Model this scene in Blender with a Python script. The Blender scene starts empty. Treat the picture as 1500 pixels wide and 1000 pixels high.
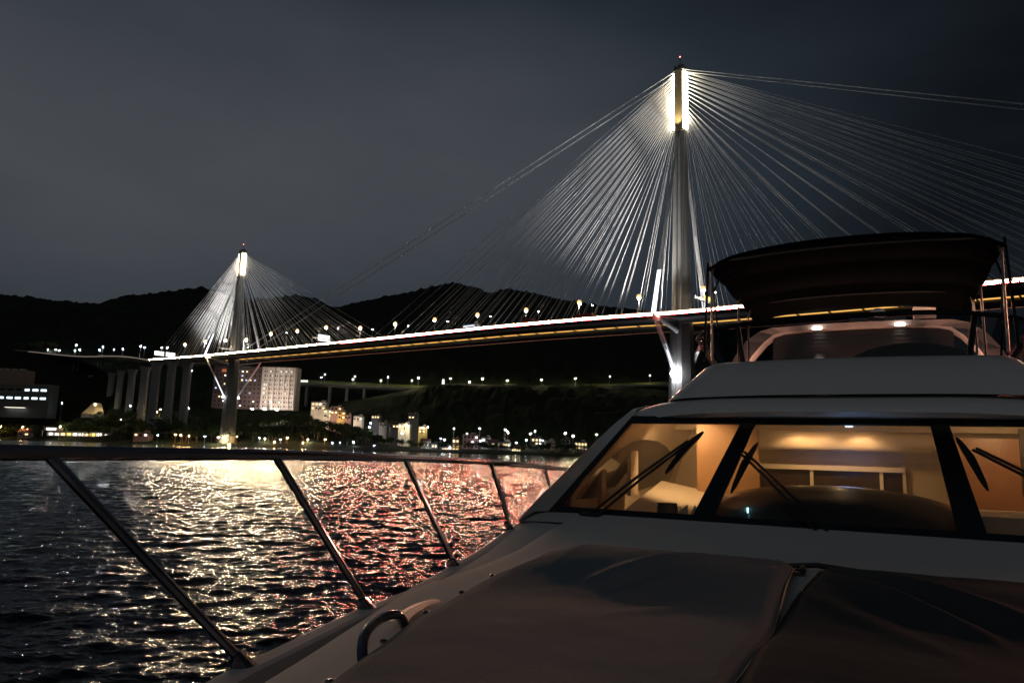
import bpy, math, random
import numpy as np
from mathutils import Vector, Matrix, noise
random.seed(7); rng = np.random.default_rng(7)
SC = bpy.context.scene; COL = SC.collection

# ------------------------------------------------------------------ camera
H = 3.0                                     # eye height over the water
PITCH = math.atan(160/1080.); ROLL = math.radians(1.6)
F = np.array([0, math.cos(PITCH), math.sin(PITCH)]); U = np.array([0, -math.sin(PITCH), math.cos(PITCH)]); R = np.array([1., 0, 0])
CR = R*math.cos(ROLL)+U*math.sin(ROLL); CU = -R*math.sin(ROLL)+U*math.cos(ROLL)
cd = bpy.data.cameras.new('camera'); cam = bpy.data.objects.new('camera', cd); COL.objects.link(cam)
cd.sensor_width = 36; cd.lens = 1080/1500*36; cd.clip_start = 0.05; cd.clip_end = 20000
cam.matrix_world = Matrix(((CR[0], CU[0], -F[0], 0), (CR[1], CU[1], -F[1], 0), (CR[2], CU[2], -F[2], H), (0, 0, 0, 1)))
SC.camera = cam

# ------------------------------------------------------------------ sky (night, thin cloud over city glow)
W = bpy.data.worlds.new('World'); SC.world = W; W.use_nodes = True
nt = W.node_tree; nt.nodes.clear()
def N(t, tree=None, **k):
    n = (tree or nt).nodes.new(t)
    for a, v in k.items(): setattr(n, a, v)
    return n
out = N('ShaderNodeOutputWorld'); bg = N('ShaderNodeBackground'); tc = N('ShaderNodeTexCoord')
def M(op, a, b=None, c=None, clamp=False):
    n = N('ShaderNodeMath', operation=op, use_clamp=clamp)
    for i_, v in enumerate((a, b, c)):
        if v is None: continue
        if isinstance(v, (int, float)): n.inputs[i_].default_value = v
        else: nt.links.new(v, n.inputs[i_])
    return n.outputs[0]
nrm = N('ShaderNodeVectorMath', operation='NORMALIZE'); nt.links.new(tc.outputs['Generated'], nrm.inputs[0])
sep = N('ShaderNodeSeparateXYZ'); nt.links.new(nrm.outputs[0], sep.inputs[0])
mp = N('ShaderNodeMapping'); mp.inputs['Scale'].default_value = (1, 1, 2.6); mp.inputs['Location'].default_value = (0.35, 0.1, 0.2)
nz = N('ShaderNodeTexNoise'); nz.inputs['Scale'].default_value = 1.7; nz.inputs['Detail'].default_value = 5; nz.inputs['Roughness'].default_value = .5
nt.links.new(nrm.outputs[0], mp.inputs['Vector']); nt.links.new(mp.outputs[0], nz.inputs['Vector'])
dot = N('ShaderNodeVectorMath', operation='DOT_PRODUCT'); dot.inputs[1].default_value = Vector((-.46, 1, .38)).normalized(); nt.links.new(nrm.outputs[0], dot.inputs[0])
mr = N('ShaderNodeMapRange'); mr.interpolation_type = 'SMOOTHSTEP'; mr.inputs['From Min'].default_value = .55; mr.inputs['From Max'].default_value = 1.0; nt.links.new(dot.outputs['Value'], mr.inputs['Value'])
dz_ = M('DIVIDE', M('SUBTRACT', sep.outputs['Z'], .35), .27); band = M('SUBTRACT', 1.0, M('MULTIPLY', dz_, dz_), clamp=True)
val = M('ADD', M('MULTIPLY_ADD', M('MULTIPLY', mr.outputs[0], band), .66, .15), M('MULTIPLY', M('SUBTRACT', nz.outputs['Fac'], .5), .60))
ramp = N('ShaderNodeValToRGB'); cr = ramp.color_ramp
cr.elements[0].position = .02; cr.elements[0].color = (.0045, .0062, .0088, 1)
cr.elements[1].position = .85; cr.elements[1].color = (.061, .067, .078, 1)
e = cr.elements.new(.36); e.color = (.0178, .0242, .0325, 1)
e = cr.elements.new(.60); e.color = (.0370, .0440, .0545, 1)
nt.links.new(val, ramp.inputs[0]); nt.links.new(ramp.outputs[0], bg.inputs['Color']); bg.inputs['Strength'].default_value = 1.0
nt.links.new(bg.outputs[0], out.inputs['Surface'])
sl = bpy.data.lights.new('city_glow_fill', 'SUN'); sl.energy = .10; sl.color = (.92, .97, 1.0); sl.angle = math.radians(70)  # added soft fill from behind the camera, standing for unseen city glow
so = bpy.data.objects.new('city_glow_fill', sl); COL.objects.link(so); so.rotation_euler = Vector((.25, .8, -.62)).to_track_quat('-Z', 'Y').to_euler()
SC.view_settings.view_transform = 'Standard'; SC.view_settings.look = 'None'
SC.view_settings.exposure = 0; SC.view_settings.gamma = 1; SC.view_settings.use_curve_mapping = False
cy = SC.cycles
cy.max_bounces = 6; cy.diffuse_bounces = 2; cy.glossy_bounces = 3; cy.transmission_bounces = 3; cy.transparent_max_bounces = 10
cy.sample_clamp_indirect = 12; cy.caustics_reflective = True; cy.caustics_refractive = False
cy.use_denoising = True; cy.use_adaptive_sampling = False; cy.time_limit = 1000
try: cy.use_light_tree = True
except Exception: pass

# ------------------------------------------------------------------ helpers
def survey(px, py, Y):
    """a point at depth Y seen at a surveyed bearing"""
    r = CR*((px-750)/1080.)+CU*((500-py)/1080.)+F
    r = r*(Y/r[1]); return Vector((r[0], r[1], r[2]+H))
def bearing(px): return (px-750)/1092.
MATS = {}
def mat(name, col, rough=.6, metal=0., noise_scale=0, noise_amt=.25, bump=0., bump_scale=None, coat=0., spec=.5):
    if name in MATS: return MATS[name]
    m = bpy.data.materials.new(name); m.use_nodes = True; t = m.node_tree
    b = t.nodes['Principled BSDF']
    b.inputs['Base Color'].default_value = (*col, 1); b.inputs['Roughness'].default_value = rough; b.inputs['Metallic'].default_value = metal
    b.inputs['Coat Weight'].default_value = coat; b.inputs['Specular IOR Level'].default_value = spec
    if noise_scale:
        tcn = N('ShaderNodeTexCoord', t); n = N('ShaderNodeTexNoise', t); n.inputs['Scale'].default_value = noise_scale; n.inputs['Detail'].default_value = 6
        mx = N('ShaderNodeMix', t); mx.data_type = 'RGBA'
        mx.inputs['A'].default_value = (*[c*(1-noise_amt) for c in col], 1); mx.inputs['B'].default_value = (*[min(1, c*(1+noise_amt)) for c in col], 1)
        t.links.new(tcn.outputs['Object'], n.inputs['Vector']); t.links.new(n.outputs['Fac'], mx.inputs['Factor']); t.links.new(mx.outputs['Result'], b.inputs['Base Color'])
        if bump:
            bn = N('ShaderNodeBump', t); bn.inputs['Strength'].default_value = bump; bn.inputs['Distance'].default_value = .05
            n2 = n
            if bump_scale:
                n2 = N('ShaderNodeTexNoise', t); n2.inputs['Scale'].default_value = bump_scale; n2.inputs['Detail'].default_value = 4
                t.links.new(tcn.outputs['Object'], n2.inputs['Vector'])
            t.links.new(n2.outputs['Fac'], bn.inputs['Height']); t.links.new(bn.outputs[0], b.inputs['Normal'])
    MATS[name] = m; return m
def glow(name, col, s):
    if name in MATS: return MATS[name]
    m = bpy.data.materials.new(name); m.use_nodes = True; t = m.node_tree; t.nodes.clear()
    o = N('ShaderNodeOutputMaterial', t); em = N('ShaderNodeEmission', t)
    em.inputs['Color'].default_value = (*col, 1); em.inputs['Strength'].default_value = s
    t.links.new(em.outputs[0], o.inputs['Surface']); MATS[name] = m; return m
def glass(name, tint, refl=1.0, rough=.02, haze=0):
    m = bpy.data.materials.new(name); m.use_nodes = True; t = m.node_tree; t.nodes.clear()
    o = N('ShaderNodeOutputMaterial', t); tr = N('ShaderNodeBsdfTransparent', t); gl = N('ShaderNodeBsdfGlossy', t); mx = N('ShaderNodeMixShader', t); fr = N('ShaderNodeFresnel', t)
    tr.inputs['Color'].default_value = (*tint, 1); gl.inputs['Roughness'].default_value = rough; gl.inputs['Color'].default_value = (refl, refl, refl, 1); fr.inputs['IOR'].default_value = 1.45
    t.links.new(fr.outputs[0], mx.inputs[0]); t.links.new(tr.outputs[0], mx.inputs[1]); t.links.new(gl.outputs[0], mx.inputs[2]); last = mx
    if haze:
        tl = N('ShaderNodeBsdfTranslucent', t); tl.inputs['Color'].default_value = (.9, .9, .9, 1); m2 = N('ShaderNodeMixShader', t); m2.inputs[0].default_value = haze
        t.links.new(mx.outputs[0], m2.inputs[1]); t.links.new(tl.outputs[0], m2.inputs[2]); last = m2
    t.links.new(last.outputs[0], o.inputs['Surface'])
    MATS[name] = m; return m

class MB:
    def __init__(s): s.v = []; s.f = []
    def add(s, v, f):
        k = len(s.v); s.v += [tuple(p) for p in v]; s.f += [tuple(i+k for i in q) for q in f]; return s
    def box(s, c, d, rz=0, taper=1.0):
        x, y, z = d[0]/2, d[1]/2, d[2]/2; ca, sa = math.cos(rz), math.sin(rz); V = []
        for zz in (-z, z):
            k = 1 if zz < 0 else taper
            for a, b in ((-x, -y), (x, -y), (x, y), (-x, y)):
                V.append((c[0]+(a*ca-b*sa)*k, c[1]+(a*sa+b*ca)*k, c[2]+zz))
        return s.add(V, [(3, 2, 1, 0), (4, 5, 6, 7), (0, 1, 5, 4), (1, 2, 6, 5), (2, 3, 7, 6), (3, 0, 4, 7)])
    def grid(s, rows, close=False):
        n = len(rows[0]); V = [p for r in rows for p in r]; Fc = []
        for i in range(len(rows)-1):
            for j in range(n-1 if not close else n):
                j2 = (j+1) % n; Fc.append((i*n+j, i*n+j2, (i+1)*n+j2, (i+1)*n+j))
        return s.add(V, Fc)
    def tube(s, pts, r, n=8, caps=True):
        P = [Vector(p) for p in pts]; rows = []; up = Vector((0, 0, 1))
        rs = r if isinstance(r, (list, tuple)) else [r]*len(P); nx = None
        for i, p in enumerate(P):
            t = (P[min(i+1, len(P)-1)]-P[max(i-1, 0)]).normalized()
            if nx is None: nx = t.cross(up if abs(t.z) < .95 else Vector((1, 0, 0))).normalized()
            else: nx = (nx-t*nx.dot(t)).normalized()
            ny = t.cross(nx); rows.append([p+nx*(rs[i]*math.cos(a))+ny*(rs[i]*math.sin(a)) for a in [2*math.pi*k/n for k in range(n)]])
        k = len(s.v); s.grid(rows, True)
        if caps: s.f.append(tuple(k+j for j in reversed(range(n)))); s.f.append(tuple(k+(len(P)-1)*n+j for j in range(n)))
        return s
    def ball(s, c, r, n=10, m=6, sz=1.0):
        rows = [[(c[0]+r*math.sin(math.pi*i/m)*math.cos(2*math.pi*j/n), c[1]+r*math.sin(math.pi*i/m)*math.sin(2*math.pi*j/n), c[2]+sz*r*math.cos(math.pi*i/m)) for j in range(n)] for i in range(m+1)]
        return s.grid(rows, True)
    def mesh(s, name, m, smooth=False):
        me = bpy.data.meshes.new(name); me.from_pydata(s.v, [], s.f); me.update()
        if smooth: me.polygons.foreach_set('use_smooth', [True]*len(me.polygons))
        if smooth:
            try: me.set_sharp_from_angle(angle=math.radians(32))
            except Exception: pass
        if m: me.materials.append(m)
        return me
    def build(s, name, m, parent=None, smooth=False):
        return place(name, s.mesh(name, m, smooth), parent)
def place(name, me, parent=None, loc=None, rz=0, scale=None):
    o = bpy.data.objects.new(name, me); COL.objects.link(o)
    if parent: o.parent = parent
    if loc is not None: o.location = loc
    if rz: o.rotation_euler = (0, 0, rz)
    if scale is not None: o.scale = scale
    return o
def tag(o, label=None, cat=None, group=None, kind=None):
    for k, v in (('label', label), ('category', cat), ('group', group), ('kind', kind)):
        if v: o[k] = v
    return o
def thing(name, label, cat, loc=(0, 0, 0), rz=0, group=None):
    o = place(name, None, None, loc, rz); return tag(o, label, cat, group)
def lerp(xs, ys, x): return float(np.interp(x, xs, ys))
def fbm(x, y, z=0, o=4):
    return noise.fractal(Vector((x, y, z)), .9, 2.0, o)
def smooth_path(pts, n=6):
    P = [Vector(p) for p in pts]; outp = []
    for i in range(len(P)-1):
        a, b, c, d = P[max(i-1, 0)], P[i], P[i+1], P[min(i+2, len(P)-1)]
        for k in range(n):
            t = k/n; outp.append(.5*((2*b)+(c-a)*t+(2*a-5*b+4*c-d)*t*t+(3*b-a-3*c+d)*t**3))
    outp.append(P[-1]); return outp
ORD = ['first', 'second', 'third', 'fourth', 'fifth', 'sixth', 'seventh', 'eighth', 'ninth', 'tenth', 'eleventh', 'twelfth', 'thirteenth', 'fourteenth', 'fifteenth', 'sixteenth', 'seventeenth', 'eighteenth', 'nineteenth', 'twentieth', 'twenty-first', 'twenty-second', 'twenty-third', 'twenty-fourth', 'twenty-fifth', 'twenty-sixth', 'twenty-seventh', 'twenty-eighth', 'twenty-ninth', 'thirtieth', 'thirty-first', 'thirty-second', 'thirty-third']

# ------------------------------------------------------------------ materials
concrete = mat('concrete', (.235, .23, .22), .8, noise_scale=.12, noise_amt=.18, bump=.2)
steel_deck = mat('deck steel', (.10, .10, .10), .6, noise_scale=.2)
asphalt = mat('asphalt', (.02, .02, .02), .85, noise_scale=.6)
stay_mat = mat('white stay sheath', (.8, .8, .8), .45)
warm_white = (1.0, .86, .62)

# ------------------------------------------------------------------ terrain
COLS = [  # bearing px, shore Y, z at +70, z at +150, road Y, z road, ridge py
 (-500, 850, 6, 20, 1020, 90, 440), (-200, 830, 6, 22, 1000, 100, 420), (0, 790, 5, 24, 960, 112, 431), (60, 745, 5, 26, 940, 110, 438), (125, 690, 11, 34, 920, 95, 444), (165, 665, 12, 34, 900, 78, 430),
 (200, 648, 12, 32, 880, 64, 429), (240, 640, 12, 28, 860, 52, 424), (280, 637, 12, 24, 850, 48, 419), (300, 636, 12, 22, 850, 46, 425), (340, 632, 7, 16, 830, 46, 437), (385, 618, 16, 26, 820, 50, 436), (425, 612, 20, 30, 815, 48, 430),
 (455, 606, 20, 28, 815, 46, 437), (480, 602, 16, 22, 820, 50, 450), (510, 596, 12, 16, 825, 54, 442), (560, 588, 6, 10, 835, 62, 432), (600, 580, 4, 8, 845, 70, 425), (640, 572, 4, 8, 855, 78, 415), (660, 568, 4, 8, 858, 79, 413), (690, 562, 4, 8, 862, 80, 419),
 (715, 558, 4, 8, 865, 80, 428), (740, 552, 4, 8, 868, 81, 421), (775, 546, 4, 8, 870, 81, 427), (830, 536, 4, 8, 875, 82, 438), (900, 524, 4, 8, 880, 83, 449), (960, 515, 4, 8, 885, 82, 456), (1040, 505, 4, 8, 890, 78, 462), (1200, 520, 4, 8, 900, 60, 490), (1400, 560, 4, 8, 900, 40, 530), (1600, 640, 4, 8, 950, 30, 560), (2100, 800, 4, 8, 1100, 20, 600)]
CP = [bearing(c[0]) for c in COLS]
def prof(a):
    v = [lerp(CP, [c[k] for c in COLS], a) for k in range(1, 7)]
    px = 750+a*1092; zr = survey(px, v[5], 1500).z
    Y = [v[0]-60, v[0], v[0]+8, v[0]+70, v[0]+150, max(v[3]-14, v[0]+170), max(v[3]+16, v[0]+190), 1150, 1500, 1900, 2600]
    z = [-6, -.3, 1.6, v[1], v[2], v[4]-2, v[4], v[4]+.5*(zr-v[4]), zr, zr*.8, zr*.4]
    return Y, z
def terrain_z(x, y):
    Y, z = prof(x/y); return lerp(Y, z, y)
NA, NR = 620, 96
As = np.linspace(bearing(-480), bearing(2000), NA)
rows_v = np.zeros((NR, NA, 3))
for j, a in enumerate(As):
    Y, z = prof(a)
    ys = np.concatenate([np.linspace(Y[0], Y[4], 30), np.linspace(Y[4], Y[6], 16)[1:], np.linspace(Y[6], 1500, 36)[1:], np.linspace(1500, 2600, 17)[1:]])
    zs = np.interp(ys, Y, z)
    for i, (yy, zz) in enumerate(zip(ys, zs)):
        x = a*yy
        w = min(1, max(0, (yy-Y[2])/260)); 
        am = 7*w if yy < Y[6] else 12
        d = fbm(x*.012, yy*.012, 0, 4)*am*.5 if zz > 2 else 0
        if yy > Y[5]-30 and yy < Y[6]+8: d *= .15
        if zz > 14 and not (Y[5]-8 < yy < Y[6]+6): d += abs(fbm(x*.045, yy*.045, 5, 3))*5.0-1.2
        if 1440 < yy: d = abs(fbm(x*.05, yy*.05, 9, 4))*9-3
        rows_v[i, j] = (x, yy, zz+d)
ter = MB(); ter.v = [tuple(p) for p in rows_v.reshape(-1, 3)]
ter.f = [(i*NA+j, i*NA+j+1, (i+1)*NA+j+1, (i+1)*NA+j) for i in range(NR-1) for j in range(NA-1)]
hill_mat = mat('wooded hillside', (.020, .026, .014), .95, noise_scale=.05, noise_amt=.5, bump=1.0, bump_scale=.25, spec=.1)
tag(ter.build('hill_terrain', hill_mat), 'dark wooded hills rising behind the strait', None, None, 'structure')

# ------------------------------------------------------------------ water
def waves(X, Y, sp):
    z = np.zeros_like(X); g = np.random.default_rng(3)
    for k in range(64):
        lam = .17*(13**(k/63.)); th = math.radians(-78)+g.normal(0, .5); ph = g.uniform(0, 6.28)
        A = .0055*lam**.95*(1 if lam < .9 else (.9/lam)**.5)
        kx, ky = 2*math.pi/lam*math.cos(th), 2*math.pi/lam*math.sin(th)
        wgt = np.clip((lam/sp-2.2)/2.0, 0, 1)
        wv = np.sin(kx*X+ky*Y+ph+.6*np.sin(.37*kx*X-.31*ky*Y+ph*2))
        z += A*wgt*(wv+.25*np.sin(2*(kx*X+ky*Y+ph)+1.57))
    return z
azd = np.radians(np.concatenate([np.linspace(-180, -64, 30)[:-1], np.linspace(-64, -44, 40)[:-1], np.linspace(-44, 12, 500)[:-1], np.linspace(12, 64, 60)[:-1], np.linspace(64, 180, 30)]))
rad = np.concatenate([[.5], np.geomspace(3.0, 9, 110)[:-1], np.geomspace(9, 150, 1000), np.geomspace(152, 420, 130), np.geomspace(440, 6000, 30)])
RR, AZ = np.meshgrid(rad, azd, indexing='ij'); WX = RR*np.sin(AZ); WY = RR*np.cos(AZ)
sp = np.maximum(np.gradient(rad)[:, None]*np.ones_like(AZ), RR*np.gradient(azd)[None, :])
WZ = waves(WX, WY, sp)
nr_, na_ = RR.shape
V = np.stack([WX, WY, WZ], -1).reshape(-1, 3).astype(np.float32)
ii, jj = np.meshgrid(np.arange(nr_-1), np.arange(na_-1), indexing='ij')
Q = np.stack([ii*na_+jj, (ii+1)*na_+jj, (ii+1)*na_+jj+1, ii*na_+jj+1], -1).reshape(-1, 4).astype(np.int32)
me = bpy.data.meshes.new('water'); me.vertices.add(len(V)); me.vertices.foreach_set('co', V.ravel())
me.loops.add(Q.size); me.loops.foreach_set('vertex_index', Q.ravel()); me.polygons.add(len(Q))
me.polygons.foreach_set('loop_start', np.arange(0, Q.size, 4, dtype=np.int32)); me.polygons.foreach_set('loop_total', np.full(len(Q), 4, dtype=np.int32))
me.polygons.foreach_set('use_smooth', np.ones(len(Q), dtype=bool)); me.update(); me.validate()
wm = mat('harbour water', (.003, .006, .009), .065); t = wm.node_tree; b = t.nodes['Principled BSDF']; b.inputs['IOR'].default_value = 1.333
tcn = N('ShaderNodeTexCoord', t); m1 = N('ShaderNodeMapping', t); m1.inputs['Scale'].default_value = (.6, 1.7, 1)
n1 = N('ShaderNodeTexNoise', t); n1.inputs['Scale'].default_value = 5.0; n1.inputs['Detail'].default_value = 4; n1.inputs['Distortion'].default_value = .6
n2 = N('ShaderNodeTexNoise', t); n2.inputs['Scale'].default_value = 1.5; n2.inputs['Detail'].default_value = 3
b1 = N('ShaderNodeBump', t); b1.inputs['Distance'].default_value = .06; b1.inputs['Strength'].default_value = .7
b2 = N('ShaderNodeBump', t); b2.inputs['Distance'].default_value = .10; b2.inputs['Strength'].default_value = .5
for n in (n1, n2): t.links.new(m1.outputs[0], n.inputs['Vector'])
t.links.new(tcn.outputs['Object'], m1.inputs['Vector']); t.links.new(n1.outputs['Fac'], b1.inputs['Height']); t.links.new(n2.outputs['Fac'], b2.inputs['Height'])
t.links.new(b2.outputs[0], b1.inputs['Normal']); t.links.new(b1.outputs[0], b.inputs['Normal'])
me.materials.append(wm)
tag(place('water', me), 'dark rippled harbour water with the glitter of the bridge lights', None, None, 'structure')

# ------------------------------------------------------------------ the bridge
BO = Vector((-247.9, 655.0)); BD = Vector((.74715, -.66465)); BN = Vector((-.66465, -.74715))     # origin at the far tower, along, towards the viewer
BANG = math.atan2(BD.y, BD.x)
DT = [-127, -10, 100, 240, 335, 410, 456, 571, 700, 900]; DZ = [81.3, 78.0, 75.9, 73.7, 72.3, 70.3, 68.4, 66.4, 64.5, 62]
def dz(t): return lerp(DT, DZ, t)
def bp(t, off, z): p = BO+BD*t+BN*off; return Vector((p.x, p.y, z))
bridge = thing('cable_stayed_bridge', 'long floodlit cable-stayed bridge with two slender towers and glowing deck across the strait', 'bridge')
TS = list(np.arange(-127, 890, 18.0))
def sweep(prof2, ts=TS):
    rows = [[bp(t, o, dz(t)+z) for o, z in prof2] for t in ts]
    return MB().grid(rows, True)
for c in (12.1, -12.1):
    w = 9.4
    sweep([(c-w, 0), (c+w, 0), (c+w, -.45), (c+w-1.2, -.5), (c+w-1.5, -1.9), (c+w-2.6, -1.9), (c+w-2.8, -.6), (c-w+2.8, -.6), (c-w+2.6, -1.9), (c-w+1.5, -1.9), (c-w+1.2, -.5), (c-w, -.45)]).build('deck', steel_deck, bridge)
    sweep([(c-w+1.2, .006), (c+w-1.2, .006), (c+w-1.2, .05), (c-w+1.2, .05)]).build('roadway', asphalt, bridge)
for o in (21.3, 3.0, -3.0, -21.3):
    sweep([(o-.25, .03), (o+.25, .03), (o+.14, 1.2), (o-.14, 1.2)]).build('parapet', concrete, bridge)
edge_glow_w = glow('lamplit deck edge warm', (1.0, .72, .40), 1350); edge_glow_p = glow('lamplit deck edge pale', (1.0, .58, .36), 430); edge_glow_r = glow('deck edge fringe red', (1.0, .06, .05), 250); led_y = glow('maintenance strip amber', (1.0, .52, .12), 1.1); led_d = glow('far edge light dull', (1.0, .35, .22), .55)  # deck edge colours glow in place of the lamplight falling on it
def strip(o, z0, z1, t0, t1, m, name='lamplit_edge_glow'):
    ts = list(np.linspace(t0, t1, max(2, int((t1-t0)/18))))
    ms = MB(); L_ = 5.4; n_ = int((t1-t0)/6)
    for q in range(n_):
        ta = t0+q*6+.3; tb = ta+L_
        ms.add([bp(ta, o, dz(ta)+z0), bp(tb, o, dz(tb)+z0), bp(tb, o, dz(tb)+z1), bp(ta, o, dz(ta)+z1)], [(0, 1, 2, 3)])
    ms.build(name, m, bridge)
sweep([(21.56, -.42), (21.71, -.42), (21.71, 1.0), (21.56, 1.0)]).build('strip_backing', steel_deck, bridge); sweep([(21.3, 1.24), (22.0, 1.24), (22.0, 1.30), (21.3, 1.30)]).build('light_hood', steel_deck, bridge)  # backing and hood added to keep the strip glow off the cables
strip(21.74, .34, .80, -127, -66, glow('lamplit deck edge faint', (1.0, .76, .46), 400)); strip(21.74, .34, .80, -66, 150, edge_glow_w); strip(21.74, .34, .80, 152, 880, edge_glow_p)
strip(21.74, -.32, .02, 190, 880, edge_glow_r); amb = glow('deck edge fringe amber', (1.0, .42, .14), .95); sweep([(21.80, .84), (21.86, .84), (21.86, 1.22), (21.80, 1.22)]).build('lamplit_edge_glow', amb, bridge); sweep([(21.80, .04), (21.86, .04), (21.86, .30), (21.80, .30)]).build('lamplit_edge_glow', amb, bridge)  # red and amber strips paint the coloured fringe of the glowing band
sweep([(-2.62, -1.2), (-2.56, -1.2), (-2.56, -.5), (-2.62, -.5)], list(np.arange(-20, 880, 18.0))).build('service_light', led_y, bridge); strip(-21.65, -1.7, -1.3, 0, 880, led_d, 'service_light')
gb = MB().box((0, 0, 0), (.6, 6.6, .35)).mesh('cross_girder', steel_deck)
for k in range(62):
    t = -110+k*13.6
    if abs(t-444) < 6 or abs(t) < 6: continue
    place('cross_girder', gb, bridge, bp(t, 0, dz(t)-1.78), BANG)
# towers ----------------------------------------------------------
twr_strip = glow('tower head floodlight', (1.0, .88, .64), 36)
gold = mat('tower head steel', (.50, .42, .26), .5, noise_scale=.3)
def tower(t0, ztop, zbox, zlow, wid, n_main, n_back, step_main, step_back):
    ob = place('tower', None, bridge)                                    # replaced by the mesh below
    zd = dz(t0)
    levels = [(-4, wid*1.5, wid*1.3), (4, wid*1.35, wid*1.15), (zlow, wid*1.12, wid*.98), (zd-4, wid, wid*.9), (zd+4, wid*.86, wid*.82), ((zd+zbox)/2, wid*.72, wid*.7), (zbox-.5, wid*.56, wid*.56)]
    rows = []
    for z, a, bb in levels:
        a /= 2; bb /= 2; c = .28
        pf = [(a, bb*(1-2*c)), (a*(1-2*c), bb), (a*.12, bb), (a*.1, bb*.86), (-a*.1, bb*.86), (-a*.12, bb), (-a*(1-2*c), bb), (-a, bb*(1-2*c)), (-a, -bb*(1-2*c)), (-a*(1-2*c), -bb), (-a*.12, -bb), (-a*.1, -bb*.86), (a*.1, -bb*.86), (a*.12, -bb), (a*(1-2*c), -bb), (a, -bb*(1-2*c))]
        rows.append([bp(t0+x, y, z) for x, y in pf])
    m = MB().grid(rows, True); m.f.append(tuple(range(len(m.v)-16, len(m.v))))
    bpy.data.objects.remove(ob); ob = m.build('tower', concrete, bridge)
    # anchor box with floodlit cable faces, cap and mast
    c = bp(t0, 0, (zbox+ztop)/2); hb = ztop-zbox
    MB().box(c, (4.6, 4.2, hb), BANG).build('anchor_box', gold, ob)
    for sgn in (1, -1):
        for o in (1.15, -1.15):
            MB().box(bp(t0+sgn*2.85, o, (zbox+ztop)/2), (.9, 1.15, hb-2), BANG).build('head_light', twr_strip, ob)
    MB().box(bp(t0, 0, zbox-.2), (6.6, 6.0, .7), BANG).build('gallery', gold, ob)
    mm = MB().box(bp(t0, 0, ztop+.8), (5.2, 5, 1.5), BANG)
    for a in (-2, 0, 2): mm.box(bp(t0+a, 0, ztop+2.2), (.9, 3.6, 1.4), BANG)
    mm.build('tower_cap', mat('dark cap', (.08, .08, .08), .6), ob)
    MB().tube([bp(t0, 0, ztop+1.5), bp(t0, 0, ztop+8)], .18, 6).build('mast', mat('dark cap', (.08, .08, .08)), ob)
    MB().ball(bp(t0, 0, ztop+8.2), .38).build('aviation_light', glow('aviation red', (1, .16, .1), 9), ob)
    # stays
    for sgn, n, st in ((1, n_main, step_main), (-1, n_back, step_back)):
        for k in range(n):
            td = t0+sgn*(11+k*st)
            MB().tube([bp(td, 21.3, dz(td)+1.0), bp(td-sgn*.9, 21.0, dz(td)+3.0)], .22, 6).build('anchor_pipe', concrete, bridge)
            for o, ao in ((21.3, 1.3), (2.95, .7), (-2.95, -.7), (-21.3, -1.3)):
                td = t0+sgn*(11+k*st); za = zbox+1.5+(hb-3.0)*k/(n-1)
                stay(bp(t0+sgn*3.3, ao, za), bp(td, o, dz(td)+.4), 'stay_cable', STAY)
    return ob
STAY = MB().tube([(0, 0, 0), (0, 0, 1)], 1.0, 6, False).mesh('stay_cable', stay_mat, True)
def stay(a, b, name, me, r=.088):
    d = b-a; o = place(name, me, bridge, a); o.rotation_mode = 'QUATERNION'; o.rotation_quaternion = Vector((0, 0, 1)).rotation_difference(d.normalized()); o.scale = (r, r, d.length); return o
tw_c = tower(444, 201, 168, 42, 10.6, 16, 16, 14.0, 14.0)
tw_l = tower(0, 174.5, 153, 43, 10.4, 15, 12, 14.0, 9.6)
# long stabilising cables from the central head to the neighbouring towers at deck level
for o in (5.2, 4.2, -4.2, -5.2):
    stay(bp(441, o*.4, 200.5), bp(9, o, dz(9)+1), 'stabilising_cable', STAY, .085)
    stay(bp(447, o*.4, 200.5), bp(755, o, 64), 'stabilising_cable', STAY, .085)
# transverse guys over outriggers at deck level
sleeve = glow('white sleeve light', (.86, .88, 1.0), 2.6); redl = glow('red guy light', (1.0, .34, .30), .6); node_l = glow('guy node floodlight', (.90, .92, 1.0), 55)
for t0, zb, zl in ((444, 168, 42), (0, 153, 43)):
    for sg in (1, -1):
        tip_o = 27*sg; zt = dz(t0)-.2
        MB().tube([bp(t0, 4*sg, zt-5.5), bp(t0, tip_o, zt-.6)], [1.2, .7], 6).build('outrigger', mat('white outrigger', (.7, .7, .7), .5), bridge)
        for k in range(7):
            dt = (k-3)*.42
            stay(bp(t0+dt*.4, 2.2*sg, zb-1), bp(t0+dt, tip_o, zt), 'guy_cable', STAY, .12)
            stay(bp(t0+dt, tip_o, zt), bp(t0+dt, 5.9*sg, zl), 'guy_cable', STAY, .12)
        a = bp(t0, tip_o, zt+.5); b = bp(t0, 2.2*sg, zb-1); u = (b-a).normalized()
        for k in range(5):
            dt = BD*((k-2)*.5); d3 = Vector((dt.x, dt.y, 0))
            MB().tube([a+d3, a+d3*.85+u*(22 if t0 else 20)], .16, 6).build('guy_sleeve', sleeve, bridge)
        b2 = bp(t0, 6.2*sg, zl); u2 = (b2-a).normalized(); ln = (b2-a).length
        for k in range(3):
            dt = BD*((k-1)*.7); d3 = Vector((dt.x, dt.y, 0))
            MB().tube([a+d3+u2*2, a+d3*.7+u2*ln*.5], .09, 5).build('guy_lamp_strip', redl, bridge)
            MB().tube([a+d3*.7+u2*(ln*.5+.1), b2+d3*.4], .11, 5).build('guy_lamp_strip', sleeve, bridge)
        MB().ball(bp(t0, 6.6*sg+.7*sg, zl), 2.1 if (sg > 0 and t0) else .8).build('node_floodlight', node_l, bridge)

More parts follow.
